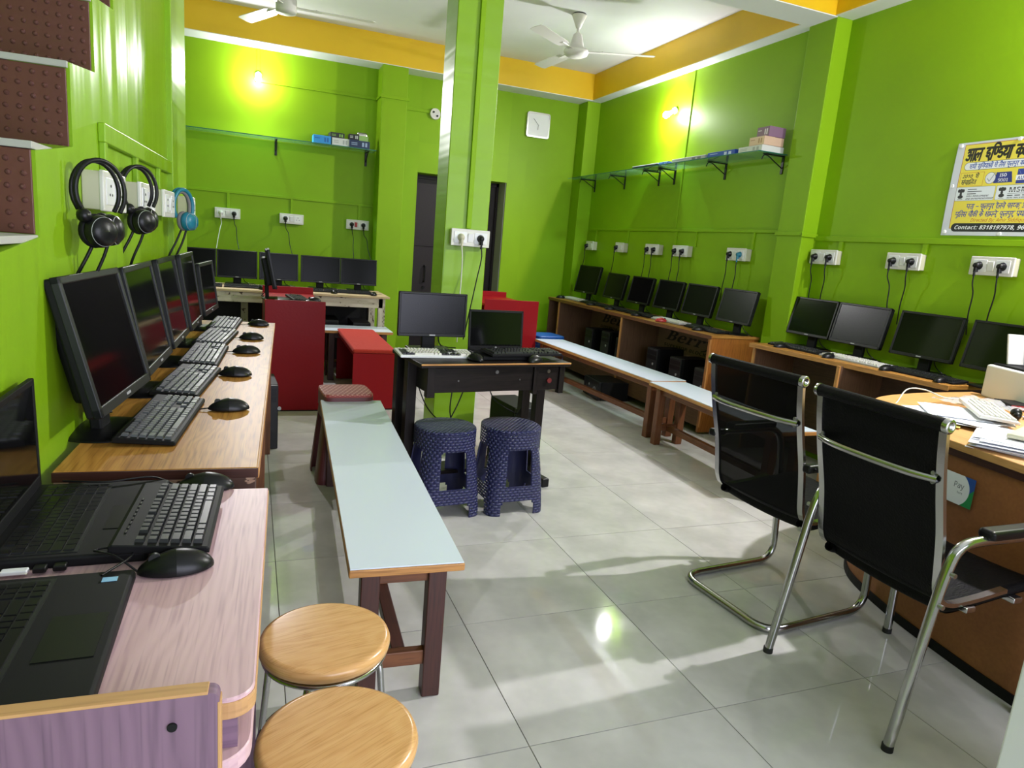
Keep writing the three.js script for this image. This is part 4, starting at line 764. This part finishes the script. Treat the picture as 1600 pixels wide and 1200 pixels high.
{
  const stack = thing('paper_stack', 'loose stack of white papers at the front edge of the counter', 'papers', [2.47, 0.755, -1.47], 0.4);
  for (let i = 0; i < 16; i++) part(stack, 'sheet', box(0.30 + rr(-0.02, 0.02), 0.0012, 0.21, rr(-0.025, 0.025), 0.001 + i * 0.0022, rr(-0.02, 0.02), 0, rr(-0.004, 0.004), rr(-0.16, 0.16)), PAPER);
  const st2 = thing('paper_stack', 'messy white papers lying under the cream keyboard on the counter', 'papers', [2.70, 0.755, -1.84], 0.3);
  const yl = std({ color: C(0.7, 0.55, 0.1), roughness: 0.8 });
  for (let i = 0; i < 18; i++) part(st2, 'sheet', i === 4 ? box(0.26, 0.0012, 0.09, -0.12, 0.009, 0.0, 0, 0, 0.3) : box(0.27, 0.0012, 0.19, rr(-0.09, 0.09), 0.001 + i * 0.0016, rr(-0.07, 0.07), 0, rr(-0.006, 0.006), rr(-0.6, 0.6)), i === 4 ? yl : PAPER);
  keyboard('cream keyboard lying on the papers of the counter', [2.83, 0.785, -1.82], 0.80, { w: 0.40, d: 0.135, keyMat: KEYW, body: IVORY });
  const bag = thing('plastic_bag', 'clear crinkled plastic wrapping on the counter', 'wrapping', [3.08, 0.757, -2.02], 0.2);
  const g = new THREE.PlaneGeometry(0.34, 0.26, 26, 20); const p = g.attributes.position;
  for (let i = 0; i < p.count; i++) p.setZ(i, 0.012 + 0.05 * Math.abs(fbm(p.getX(i) * 14 + 9, p.getY(i) * 14 + 9, 64, 64, 5, 3) - 0.3));
  g.computeVertexNormals();
  part(bag, 'film', at(g, 0, 0, 0, -Math.PI / 2), phy({ color: C(0.85, 0.88, 0.9), transmission: 0.6, thickness: 0, roughness: 0.2, side: THREE.DoubleSide }));
  const cord = thing('loose_cord', 'loose white cord looped at the far edge of the counter', 'cord', [2.80, 0.758, -2.16], 0);
  part(cord, 'cord', tube([[-0.25, 0, 0.12], [-0.1, 0, 0.03], [0.02, 0.05, -0.02], [0.1, 0.05, 0.0], [0.14, 0.03, 0.07], [0.3, 0.03, 0.1], [0.2, 0.04, 0.25], [0.05, 0.04, 0.42]], 0.003, 60, 6), CORDW);
  const bk = thing('cash_book', 'dark notebook with red edge lying before the printer on the counter', 'book', [3.33, 0.757, -1.98], -0.5);
  part(bk, 'cover', [box(0.20, 0.003, 0.14, 0, 0.026, 0, 0.001), box(0.20, 0.003, 0.14, 0, 0.0035, 0, 0.001), box(0.003, 0.022, 0.14, -0.1, 0.014, 0, 0.001)], BLACKM); part(bk, 'pages', box(0.19, 0.02, 0.132, 0, 0.0145, 0, 0), REDPL);
  const fo = thing('file_folder', 'cream cardboard folder on the paper stack at the counter edge', 'folder', [2.56, 0.795, -1.43], 0.35);
  part(fo, 'cover', [box(0.26, 0.004, 0.18, 0.02, 0.002, 0, 0.001), box(0.26, 0.003, 0.18, 0.024, 0.014, 0, 0.001, 0, 0, 0.01), cyl(0.009, 0.009, 0.18, -0.11, 0.008, 0, 12, Math.PI / 2)], IVORY2); part(fo, 'pages', box(0.25, 0.007, 0.17, 0.02, 0.0085, 0, 0), PAPER);
  const ky = thing('key_bunch', 'bunch of keys with dark key ring on the counter', 'keys', [3.03, 0.757, -1.83], 0.4);
  part(ky, 'key_fob', [at(new THREE.SphereGeometry(0.022, 16, 12), 0, 0.024, 0), at(new THREE.SphereGeometry(0.016, 14, 10), -0.03, 0.018, 0.01)], BLACK); part(ky, 'ring', at(new THREE.TorusGeometry(0.016, 0.0015, 6, 20), 0.03, 0.01, 0.015, 1.2), STEEL);
  for (let k = 0; k < 3; k++) part(ky, 'key', at(M(box(0.045, 0.002, 0.006, 0.03, 0, 0, 0), cyl(0.01, 0.01, 0.002, 0.002, 0, 0, 14)), 0.03, 0.003 + k * 0.002, 0.03, 0, -0.8 + k * 0.5), STEEL);
  const pr = thing('printer', 'off-white printer with upright paper tray at the right edge of the photo', 'printer', [3.55, 0.755, -2.06], -0.35);
  part(pr, 'body', box(0.40, 0.165, 0.30, 0.02, 0.083, 0, 0.012), IVORY);
  part(pr, 'lid', box(0.38, 0.012, 0.26, 0.03, 0.170, 0.0, 0.004), BLACKM);
  part(pr, 'paper_tray', box(0.32, 0.15, 0.012, 0.03, 0.25, -0.10, 0.004, -0.25), IVORY);
  for (let i = 0; i < 5; i++) part(pr, 'paper', box(0.21, 0.24, 0.0012, 0.06 + i * 0.006, 0.28, -0.075 + i * 0.004, 0, -0.28 + i * 0.015), PAPER);
  part(pr, 'service_label', at(new THREE.PlaneGeometry(0.07, 0.085), -0.05, 0.095, 0.1512), canvasMat(140, 170, (c, w, h) => { c.fillStyle = '#e6e8e8'; c.fillRect(0, 0, w, h); c.fillStyle = '#3f8fc0'; c.fillRect(30, 8, 80, 12); c.fillStyle = '#8b9095'; for (let i = 0; i < 5; i++) c.fillRect(18, 84 + i * 14, 60 + (i * 37) % 44, 3); }));
  const wr = thing('bubble_wrap', 'crumpled clear wrapping bag on top of the printer', 'wrapping', [3.58, 0.93, -2.0], 0.2);
  const g2 = new THREE.SphereGeometry(0.09, 26, 16); const q = g2.attributes.position;
  for (let i = 0; i < q.count; i++) { const k = 0.75 + 0.5 * fbm(q.getX(i) * 30 + 20, q.getY(i) * 30 + q.getZ(i) * 25 + 20, 128, 128, 8, 3); q.setXYZ(i, q.getX(i) * k * 1.3, Math.max(0, q.getY(i) * k * 0.7 + 0.045), q.getZ(i) * k); }
  g2.computeVertexNormals(); part(wr, 'film', g2, phy({ color: C(0.9, 0.88, 0.88), transmission: 0.35, thickness: 0, roughness: 0.3 }));
}

// ---------------------------------------------------------------- office chairs
function chairBody(t, mat, back) { // sling chair facing +x
  const prof = [[-0.115, 0.925], [-0.10, 0.84], [-0.075, 0.74], [-0.04, 0.62], [-0.02, 0.52], [-0.008, 0.46], [0.012, 0.425], [0.05, 0.41], [0.14, 0.412], [0.28, 0.428], [0.42, 0.44], [0.46, 0.432]];
  const c = new THREE.CatmullRomCurve3(prof.map((p) => V(p[0], p[1], 0)), false, 'centripetal'), P = c.getPoints(60);
  const sheet = (from, to, hw, th) => { // band of the sling with a little sag towards the middle
    const pos = [], uv = [], n = to - from, row = (i, s, up) => { const a = P[i], b = P[Math.min(60, i + 1)], d = b.clone().sub(P[Math.max(0, i - 1)]).normalize(), k = (1 - s * s) * 0.012 + (up ? th : 0); return [a.x + d.y * -k * -1 * -1, a.y + d.x * k * -1 + (0), s * hw]; };
    const S = 8, q = (a, b, c2, d) => { for (const p of [a, b, c2, a, c2, d]) { pos.push(...p); uv.push(p[2] * 3, p[1] * 3 + p[0]); } };
    for (let i = from; i < to; i++) for (let k = 0; k < S; k++) { const s0 = -1 + 2 * k / S, s1 = -1 + 2 * (k + 1) / S; for (const up of [false, true]) { const a = row(i, s0, up), b = row(i + 1, s0, up), c2 = row(i + 1, s1, up), d = row(i, s1, up); if (up) q(a, b, c2, d); else q(d, c2, b, a); } }
    const g = new THREE.BufferGeometry(); g.setAttribute('position', new THREE.Float32BufferAttribute(pos, 3)); g.setAttribute('uv', new THREE.Float32BufferAttribute(uv, 2)); g.computeVertexNormals(); return g;
  };
  part(t, 'backrest', sheet(0, 32, 0.20, 0.005), back);
  part(t, 'seat', M(sheet(31, 60, 0.20, 0.034), ...[-1, 1].map((s) => tube(P.slice(34).filter((_, i) => i % 3 === 0).map((p) => [p.x, p.y - 0.016, s * 0.192]), 0.0165, 40, 10))), mat);
  for (const s of [-1, 1]) {
    const rail = prof.map((p) => V(p[0], p[1], s * 0.207)), rc = new THREE.CatmullRomCurve3(rail.slice(0, 10), false, 'centripetal');
    const sh = new THREE.Shape([[-0.011, -0.006], [0.011, -0.006], [0.011, 0.006], [-0.011, 0.006]].map((p) => new THREE.Vector2(...p)));
    part(t, 'rail', new THREE.ExtrudeGeometry(sh, { steps: 50, extrudePath: rc, bevelEnabled: false }), CHROME);
    part(t, 'bolt', [cyl(0.006, 0.006, 0.006, -0.098, 0.80, s * 0.19, 10, 0, 0, Math.PI / 2), cyl(0.006, 0.006, 0.006, -0.094, 0.775, s * 0.19, 10, 0, 0, Math.PI / 2)], STEEL);
  }
  part(t, 'crossbar', [tube([[-0.093, 0.785, -0.20], [-0.115, 0.785, -0.14], [-0.125, 0.785, 0], [-0.115, 0.785, 0.14], [-0.093, 0.785, 0.20]], 0.012, 30, 8)], CHROME);
  part(t, 'top_roll', [cyl(0.019, 0.019, 0.42, -0.116, 0.935, 0, 20, Math.PI / 2)], mat);
  for (const s of [-1, 1]) part(t, 'end_cap', [at(lathe([[0.0205, 0], [0.0205, 0.012], [0.015, 0.016], [0.009, 0.013], [0.006, 0.008], [0.001, 0.008]], 22), -0.116, 0.935, s * 0.209, s * Math.PI / 2)], CHROME);
}
{ // four-legged chair
  const t = thing('office_chair', 'black leather office chair with four chrome legs nearest the counter', 'chair', [1.79, 0, -1.378], 0);
  chairBody(t, LEATHER, LEATHER);
  for (const s of [-1, 1]) {
    part(t, 'frame_tube', bent([[-0.115, 0.012, s * 0.24], [-0.035, 0.52, s * 0.236], [-0.005, 0.605, s * 0.236], [0.08, 0.615, s * 0.24], [0.40, 0.61, s * 0.24], [0.43, 0.54, s * 0.24], [0.44, 0.012, s * 0.235]], 0.0145, 0.07, 14, 90), CHROME);
    part(t, 'foot_tip', cyl(0.016, 0.016, 0.018, -0.116, 0.009, s * 0.24, 16), RUBBER); part(t, 'foot_tip', cyl(0.016, 0.016, 0.018, 0.44, 0.009, s * 0.235, 16), RUBBER);
    part(t, 'armrest', box(0.27, 0.03, 0.05, 0.22, 0.632, s * 0.24, 0.012), BLACK);
    for (const [x, y] of [[-0.03, 0.53], [-0.05, 0.44]]) part(t, 'frame_bolt', cyl(0.007, 0.007, 0.02, x, y, s * 0.252, 12, Math.PI / 2), STEEL);
  }
  part(t, 'seat_bar', span(0.10, 0.385, -0.23, 0.14, 0.402, 0.23, 0.004), CHROME); part(t, 'seat_bar', span(0.30, 0.39, -0.23, 0.34, 0.408, 0.23, 0.004), CHROME);
}
{ // cantilever chair
  const t = thing('office_chair', 'black mesh cantilever office chair with chrome floor loop', 'chair', [1.815, 0, -1.935], 0.10);
  chairBody(t, LEATHER, MESHFAB);
  const r = 0.0145, y = r + 0.001;
  part(t, 'frame_tube', bent([[0.0, 0.63, -0.236], [0.35, 0.63, -0.236], [0.40, 0.30, -0.232], [0.42, y, -0.228], [-0.10, y, -0.228], [-0.10, y, 0.228], [0.42, y, 0.228], [0.40, 0.30, 0.232], [0.35, 0.63, 0.236], [0.0, 0.63, 0.236]], r, 0.09, 14, 160), CHROME);
  for (const s of [-1, 1]) { part(t, 'armrest', box(0.25, 0.03, 0.05, 0.17, 0.650, s * 0.236, 0.012), BLACK); part(t, 'arm_joint', [box(0.07, 0.032, 0.034, -0.02, 0.63, s * 0.232, 0.01), cyl(0.006, 0.006, 0.01, -0.03, 0.63, s * 0.252, 10, Math.PI / 2)], BLACK); }
  part(t, 'seat_bar', [span(0.30, 0.39, -0.235, 0.34, 0.408, 0.235, 0.004)], CHROME);
}
{
  const t = thing('white_cabinet', 'pale upright panel edge at the bottom right corner of the photo', 'cabinet', [1.625, 0, -0.75], 0);
  part(t, 'body', box(0.5, 0.75, 0.06, 0.12, 0.375, 0, 0.006), PLASTICW);
  part(t, 'plinth', box(0.5, 0.06, 0.07, 0.12, 0.03, 0, 0.004), SILVER);
}

// ---------------------------------------------------------------- glass shelves and what stands on them
{
  const t = thing('glass_shelf', 'long green-edged glass shelf on black brackets along the right wall', 'shelf', [3.68, 2.118, -4.17], 0);
  for (const [z0, z1] of [[0, -1.66], [-1.665, -3.1]]) { const p = part(t, 'pane', span(-0.27, 0, z1, -0.006, 0.007, z0), GLASS); part(p, 'pane_edge', [span(-0.2712, 0, z1, -0.2698, 0.007, z0), span(-0.27, 0, z0 - 0.0012, -0.006, 0.007, z0), span(-0.27, 0, z1, -0.006, 0.007, z1 + 0.0012)], GLASSEDGE); }
  part(t, 'pane', span(-0.27, 0, -3.22, -0.17, 0.007, -3.105), GLASS);
  for (const z of [-0.04, -0.70, -1.44, -1.70, -2.36, -3.04]) part(t, 'bracket', [span(-0.008, -0.13, z - 0.012, 0, 0, z + 0.012, 0.002), span(-0.19, -0.009, z - 0.009, 0, -0.001, z + 0.009, 0.002), tube([[-0.005, -0.09, z], [-0.09, -0.045, z], [-0.15, -0.014, z], [-0.185, -0.014, z], [-0.20, -0.045, z]], 0.004, 24, 6)], BLACK);
}
{
  const t = thing('glass_shelf', 'glass shelf on two black brackets across the back wall', 'shelf', [-0.6, 2.135, WB], 0);
  const p = part(t, 'pane', span(-0.3, 0, 0.004, 1.79, 0.008, 0.235), GLASS); part(p, 'pane_edge', [span(-0.3, 0, 0.2348, 1.79, 0.008, 0.2365), span(1.7885, 0, 0.004, 1.7905, 0.008, 0.2365)], GLASSEDGE);
  for (const x of [0.83, 1.72]) part(t, 'bracket', [span(x - 0.012, -0.14, 0, x + 0.012, 0, 0.008, 0.002), span(x - 0.009, -0.009, 0, x + 0.009, -0.001, 0.18, 0.002), tube([[x, -0.1, 0.005], [x, -0.05, 0.09], [x, -0.014, 0.15]], 0.004, 12, 6)], BLACK);
}
function carton(label, pos, ry, [w, h, d], base, draw) {
  const t = thing('carton', label, 'box', pos, ry);
  part(t, 'box_body', box(w, h, d, 0, h / 2, 0, 0.002), base);
  part(t, 'printed_front', at(new THREE.PlaneGeometry(w - 0.004, h - 0.004), 0, h / 2, d / 2 + 0.0008), canvasMat(256, Math.max(32, Math.round(256 * h / w)), draw));
  part(t, 'lid_flap', box(w * 0.98, 0.0015, d * 0.5, 0, h + 0.0005, d * 0.22, 0), base);
  return t;
}
const tint = (r, g, b) => std({ color: C(r, g, b), roughness: 0.55 });
const flat = (bg, fg, words) => (c, w, h) => { c.fillStyle = bg; c.fillRect(0, 0, w, h); c.fillStyle = fg; c.fillRect(w * 0.62, h * 0.2, w * 0.1, h * 0.6); c.fillRect(w * 0.78, h * 0.2, w * 0.1, h * 0.6); for (let i = 0; i < (words ?? 2); i++) c.fillRect(w * 0.08, h * (0.3 + i * 0.25), w * 0.3, h * 0.1); };
const SY = 2.143, SZ = WB + 0.13;
carton('bright blue flat carton at the left end of the goods on the back shelf', [0.655, SY, SZ + 0.02], 0, [0.17, 0.075, 0.14], tint(0.02, 0.30, 0.70), flat('#2f8fd8', '#1c5fae', 1));
carton('pale grey carton between blue cartons on the back shelf', [0.835, SY, SZ + 0.01], 0, [0.17, 0.07, 0.16], tint(0.55, 0.58, 0.58), flat('#c9cfcd', '#9aa3a2'));
carton('dark navy carton under the silver pack on the back shelf', [1.02, SY, SZ + 0.02], 0, [0.20, 0.07, 0.17], tint(0.01, 0.03, 0.12), flat('#14284e', '#8fa4c4'));
carton('black carton lying on the pale grey carton on the back shelf', [0.80, SY + 0.072, SZ + 0.01], 0.06, [0.14, 0.05, 0.13], tint(0.03, 0.04, 0.03), flat('#1d2320', '#7fae4f'));
carton('small dark carton on the navy carton with green marking, back shelf', [0.965, SY + 0.072, SZ + 0.045], 0, [0.10, 0.055, 0.09], tint(0.02, 0.02, 0.02), flat('#15181a', '#b8c0c0'));
{
  const t = thing('blister_pack', 'shiny silver blister pack on top of the cartons on the back shelf', 'package', [1.05, SY + 0.072, SZ + 0.02], 0.05);
  part(t, 'shell', box(0.11, 0.085, 0.09, 0.0, 0.045, 0, 0.02), CHROME); part(t, 'card', box(0.115, 0.05, 0.004, 0.0, 0.027, 0.047, 0.001), tint(0.25, 0.42, 0.12));
}
const RX = 3.55, RY = 2.126, FR2 = -Math.PI / 2;
carton('long white carton at the near end of the right glass shelf', [RX, RY, -4.32], FR2, [0.26, 0.045, 0.2], tint(0.62, 0.62, 0.6), flat('#d9dad6', '#a9aaa6'));
carton('cream and pink carton stacked second from the top, right shelf', [RX, RY + 0.047, -4.27], FR2, [0.16, 0.06, 0.18], tint(0.62, 0.42, 0.30), flat('#e2c4a4', '#b58a66', 1));
carton('purple carton on top of the stack at the right shelf end', [RX + 0.02, RY + 0.109, -4.255], FR2, [0.13, 0.07, 0.15], tint(0.22, 0.12, 0.20), flat('#8d7286', '#e6dfe6', 1));
carton('royal blue flat carton with light stripe on the right glass shelf', [RX, RY, -4.66], FR2, [0.34, 0.042, 0.2], tint(0.01, 0.06, 0.42), flat('#1f4fb0', '#c8d6f0', 1));
carton('long grey flat carton in the middle of the right glass shelf', [RX, RY, -5.10], FR2, [0.48, 0.035, 0.2], tint(0.42, 0.43, 0.42), flat('#a9abaa', '#6c6e6e', 1));
carton('thin blue flat carton next to the dark tray on the right shelf', [RX - 0.06, RY, -5.44], FR2, [0.14, 0.022, 0.12], tint(0.02, 0.10, 0.40), flat('#2a5fae', '#9ab4e0', 1));
{
  const t = thing('flat_device', 'thin black and silver device lying on the right glass shelf', 'device', [RX, RY, -5.78], FR2);
  part(t, 'body', box(0.44, 0.018, 0.22, 0, 0.009, 0, 0.004), BLACKM); part(t, 'lid', box(0.44, 0.006, 0.22, 0, 0.022, 0, 0.002), SILVER);
}
{
  const t = thing('wall_clock', 'white square wall clock with rounded silver frame on the back wall', 'clock', [3.02, 2.662, WB], 0);
  part(t, 'case', at(prism(roundRect(0.275, 0.265, 0.03), 0.026, 0.004), 0, 0, 0.004), PLASTICW);
  part(t, 'dial', at(new THREE.PlaneGeometry(0.235, 0.225), 0, 0, 0.0312), canvasMat(256, 256, (g, w, h) => { g.fillStyle = '#e4e8e8'; g.fillRect(0, 0, w, h); g.fillStyle = '#9aa09f'; g.font = '25px sans-serif'; g.textAlign = 'center'; g.textBaseline = 'middle'; for (let i = 1; i < 13; i++) { const a = i / 12 * 2 * Math.PI; g.fillText(String(i), 128 + Math.sin(a) * 98, 128 - Math.cos(a) * 98); } }));
  part(t, 'hour_hand', box(0.005, 0.055, 0.002, -0.002, -0.024, 0.034, 0, 0, 0, -0.05), BLACK); part(t, 'minute_hand', box(0.004, 0.095, 0.002, -0.03, 0.030, 0.0365, 0, 0, 0, 0.78), BLACK);
  part(t, 'hub', [cyl(0.006, 0.006, 0.006, 0, 0, 0.035, 12, Math.PI / 2)], SILVER);
  const rim = roundRect(0.279, 0.269, 0.032); rim.holes.push(roundRect(0.245, 0.235, 0.02)); part(t, 'frame', at(new THREE.ExtrudeGeometry(rim, { depth: 0.008, bevelEnabled: false }), 0, 0, 0.028), STEEL);
}

// ---------------------------------------------------------------- the banner on the right wall
const DV = { // stroke letters: width, path (0 = head line, 1 = foot)
  A: [1, 'M.05 .25Q.3 .08 .36 .32Q.36 .5 .15 .5Q.44 .5 .38 .8Q.28 1.04 .03 .84M.38 .52L.64 .5M.64 0L.64 1M.9 0L.9 1'], l: [.8, 'M.22 .98Q0 .8 .08 .55Q.16 .34 .28 .4Q.4 .48 .36 .72M.36 .56Q.46 .34 .66 .42M.66 0L.66 1'],
  I: [.64, 'M.35 0L.35 .2Q.1 .2 .12 .38Q.15 .5 .35 .45Q.56 .5 .46 .68Q.3 .8 .15 .65M.4 .72Q.5 .85 .56 1.05'], N: [.5, 'M.1 0L.1 .4Q.12 .58 .25 .58Q.4 .58 .4 .4L.4 0'], D: [.6, 'M.33 0L.33 .2Q.08 .2 .1 .38Q.12 .52 .33 .45Q.58 .5 .52 .75Q.4 .98 .16 .8'],
  i: [.25, 'M.12 0L.12 1M.12 0Q.15 -.42 .5 -.36Q.8 -.3 .82 0'], E: [.28, 'M.12 0L.12 1M.12 0Q.02 -.36 -.22 -.32Q-.42 -.26 -.44 0'], a: [.26, 'M.12 0L.12 1'], y: [.74, 'M.1 .15Q.32 .1 .3 .3Q.28 .45 .12 .42Q.1 .78 .36 .72L.62 .55M.62 0L.62 1'],
  k: [.82, 'M.42 0L.42 1M.42 .35Q.1 .2 .08 .5Q.12 .82 .42 .55M.42 .35Q.72 .22 .74 .5Q.74 .7 .6 .76'], m: [.74, 'M.14 0L.14 .6Q.02 .62 .05 .76Q.16 .86 .2 .65L.6 .65M.62 0L.62 1'], s: [.8, 'M.1 .12Q.36 .1 .3 .35Q.25 .5 .1 .5L.42 .96M.2 .5L.67 .5M.67 0L.67 1'],
  B: [.8, 'M.1 .15Q.3 .05 .3 .25Q.25 .32 .2 .25M.3 .2L.3 .65Q.18 .62 .18 .76Q.26 .86 .3 .65L.66 .65M.66 0L.66 1'], u: [0, 'M-.28 1.02Q-.1 1 -.1 1.15Q-.15 1.34 -.4 1.28'], U: [0, 'M-.44 1.04Q-.3 1.3 -.14 1.12M-.32 1.14L-.06 1.4'], v: [.68, 'M.56 0L.56 1M.56 .35Q.1 .18 .1 .5Q.15 .82 .56 .55'],
  d: [.72, 'M.08 .2Q.32 .05 .25 .3Q.1 .35 .08 .55Q.15 .88 .6 .6M.6 0L.6 1'], e: [0, 'M-.14 0Q-.24 -.3 -.56 -.36'], Y: [0, 'M-.14 0Q-.2 -.36 -.48 -.46M-.14 0Q-.34 -.2 -.62 -.22'], x: [0, 'M-.2 -.3L-.16 -.24'], f: [.92, 'M.15 0L.15 .45Q.2 .68 .5 .5M.5 0L.5 1M.5 .35Q.82 .2 .84 .5Q.84 .68 .7 .76'],
  p: [.72, 'M.12 0L.12 .45Q.2 .72 .58 .5M.6 0L.6 1'], r: [.5, 'M.12 .06Q.4 .04 .35 .32Q.3 .5 .12 .45L.44 1'], c: [.72, 'M.05 .35L.36 .35Q.1 .5 .2 .66Q.36 .76 .6 .55M.6 0L.6 1'], t: [.7, 'M.58 0L.58 1M.58 .4Q.15 .35 .15 .6Q.15 .8 .32 .92'], T: [.58, 'M.3 0L.3 .2Q.08 .25 .1 .52Q.2 .78 .52 .6'],
  n: [.72, 'M.05 .5Q.2 .35 .28 .55Q.2 .66 .15 .55M.28 .5L.6 .5M.6 0L.6 1'], o: [.26, 'M.12 0L.12 1M.12 0Q.02 -.3 -.3 -.36'], O: [.26, 'M.12 0L.12 1M.12 0Q.06 -.36 -.2 -.46M.12 0Q-.1 -.2 -.4 -.22'], R: [0, 'M-.14 .62L-.4 .86'],
};
function hindi(g, text, x, y, s, lw, color, slant = 0.14, xs = 1) { // a word is a run of letters; latin marks between spaces
  g.save(); g.translate(x, y); g.transform(s * xs, 0, -slant * s, s, 0, 0); g.strokeStyle = color; g.lineWidth = lw; g.lineCap = 'round'; g.lineJoin = 'round';
  for (const word of text.split(' ')) {
    if (word === '-') { g.stroke(new Path2D('M.1 .5L.6 .5')); g.translate(1, 0); continue; }
    let w = 0;
    for (const ch of word) { if (ch === ',') { g.stroke(new Path2D('M.1 .95L.02 1.2')); g.translate(0.2, 0); continue; } const q = DV[ch]; g.stroke(new Path2D(q[1])); g.translate(q[0], 0); w += q[0]; }
    g.stroke(new Path2D(`M${-w - 0.02} 0L0.02 0`)); g.translate(0.42, 0);
  }
  g.restore();
}
{
  const W = 1.0, H = 0.508;
  const t = thing('wall_banner', 'yellow institute banner with white border on the near right wall', 'banner', [3.749, 1.822, -2.393], -Math.PI / 2);
  const draw = (g, w, h) => {
    g.fillStyle = '#c9ced6'; g.fillRect(0, 0, w, h);
    g.fillStyle = '#a02818'; g.fillRect(88, 24, w, h - 100); g.fillStyle = '#dfd04a'; g.fillRect(93, 29, w, h - 110);
    hindi(g, 'Al IiNDya kmpyUTr', 140, 82, 118, 0.22, '#141414', 0.14, 0.80);
    g.fillStyle = '#16202c'; g.beginPath(); g.roundRect(126, 220, 2000, 86, 43); g.fill(); g.fillStyle = '#dfe3e6'; g.beginPath(); g.roundRect(130, 224, 2000, 78, 39); g.fill();
    hindi(g, 'sBE suivdaAox se lYs fUlpur kmpyUTr', 190, 244, 44, 0.15, '#2448a0', 0.14, 0.93);
    g.strokeStyle = '#b05a20'; g.lineWidth = 3; g.strokeRect(108, 332, 262, 142);
    g.fillStyle = '#1a2230'; g.font = 'bold italic 52px sans-serif'; g.fillText('2010', 128, 388); hindi(g, 'se', 282, 350, 42, 0.15, '#1a2230'); hindi(g, 'scaailt', 132, 414, 44, 0.15, '#1a2230'); hindi(g, 'x', 172, 414, 44, 0.2, '#1a2230');
    g.fillStyle = '#23307a'; g.beginPath(); g.moveTo(504, 346); g.lineTo(662, 346); g.lineTo(686, 458); g.lineTo(486, 458); g.fill();
    g.fillStyle = '#e8ecf2'; g.font = 'bold 46px sans-serif'; g.fillText('ISO', 540, 394); g.font = '50px serif'; g.fillText('9001', 530, 446);
    g.strokeStyle = '#2c3548'; g.lineWidth = 7; g.beginPath(); g.ellipse(446, 402, 54, 58, 0, 0, 7); g.stroke(); g.fillStyle = '#d6dade'; g.fill(); g.strokeStyle = '#8c95a2'; g.lineWidth = 9; g.beginPath(); g.moveTo(412, 404); g.lineTo(440, 436); g.lineTo(492, 344); g.stroke();
    g.fillStyle = '#25398e'; g.fillRect(724, 326, 200, 60); g.fillRect(724, 440, 200, 34); g.fillStyle = '#e9ecf2'; g.fillRect(716, 388, 210, 50); g.fillStyle = '#25398e'; g.font = 'bold 50px sans-serif'; g.fillText('AUT', 732, 434); g.strokeStyle = '#6f84c8'; g.lineWidth = 4; for (let i = 0; i < 4; i++) { g.beginPath(); g.moveTo(734 + i * 46, 330); g.lineTo(764 + i * 46, 382); g.stroke(); }
    for (const [x, ww] of [[92, 430], [540, 560]]) { g.fillStyle = '#5c6c78'; g.beginPath(); g.roundRect(x - 3, 485, ww + 6, 152, 10); g.fill(); g.fillStyle = '#d3dbe0'; g.beginPath(); g.roundRect(x, 488, ww, 146, 8); g.fill(); }
    for (const x of [150, 602]) { g.fillStyle = '#2a2c30'; for (const [dx, dy, a, b] of [[0, 528, 20, 24], [-24, 526, 15, 18], [24, 526, 15, 18], [0, 562, 14, 16], [0, 592, 30, 20]]) { g.beginPath(); g.ellipse(x + dx, dy, a, b, 0, 0, 7); g.fill(); } g.fillRect(x - 30, 618, 60, 4); }
    g.fillStyle = '#30343a'; for (let i = 0; i < 3; i++) g.fillRect(222, 510 + i * 24, 100 + (i === 1 ? 60 : 0), 8); g.font = 'bold italic 25px sans-serif'; g.fillText('SKILL DEVELOPMENT', 216, 596); g.fillText('AND ENTREPRENEURSHIP', 214, 624);
    g.font = 'bold 70px sans-serif'; g.fillStyle = '#16181c'; g.save(); g.translate(668, 560); g.scale(1.25, 1); g.fillText('MSME', 0, 0); g.restore(); g.fillStyle = '#d3dbe0'; g.fillRect(660, 528, 400, 5); g.fillRect(660, 542, 400, 4);
    g.fillStyle = '#30343a'; g.fillRect(664, 572, 380, 4); for (let i = 0; i < 5; i++) g.fillRect(664 + i * 78, 590, 58, 9); g.font = 'bold italic 18px sans-serif'; g.fillText('MICRO, SMALL & MEDIUM ENTERPRISES', 664, 624);
    hindi(g, 'pta - fUlpur relve faTk, Am', 250, 676, 50, 0.15, '#2b3f98');
    hindi(g, 'puils cOkE ke samne, fUlpur, pRyar', 138, 760, 50, 0.15, '#2b3f98');
    g.fillStyle = '#a8401a'; g.font = 'italic 50px sans-serif'; g.fillText('Directed By: Amir Siddiqui (B', 320, 866);
    g.fillStyle = '#10151c'; g.beginPath(); g.roundRect(112, 868 + 14, 2000, 92, 46); g.fill();
    g.fillStyle = '#e4e8ec'; g.font = 'bold italic 60px sans-serif'; g.save(); g.translate(146, 948); g.scale(1.12, 1); g.fillText('Contact: 8318197978, 96', 0, 0); g.restore();
    g.fillStyle = '#c9ced6'; g.fillRect(0, 978, w, 60);
  };
  // the sheet is hung a little out of square, as in the photograph
  const g = new THREE.PlaneGeometry(W, H, 24, 12), p = g.attributes.position;
  for (let i = 0; i < p.count; i++) p.setZ(i, 0.004 + 0.003 * Math.sin(p.getX(i) * 9) * Math.cos(p.getY(i) * 8));
  const bk = M(g.clone().translate(0, 0, -0.0015));
  g.computeVertexNormals();
  part(t, 'printed_sheet', g, canvasMat(2000, 1016, draw, { roughness: 0.45 })); part(t, 'backing', bk, PAPER);
  for (const [x, y] of [[-0.478, 0.238], [-0.484, 0.02], [-0.478, -0.235], [-0.16, -0.244], [-0.16, 0.244], [0.16, 0.244], [0.478, 0.238], [0.16, -0.244], [0.478, -0.235]]) part(t, 'nail', [cyl(0.009, 0.011, 0.008, x, y, 0.008, 14, Math.PI / 2)], PLASTICW);
}

scene.updateMatrixWorld(true);
renderer.render(scene, camera);
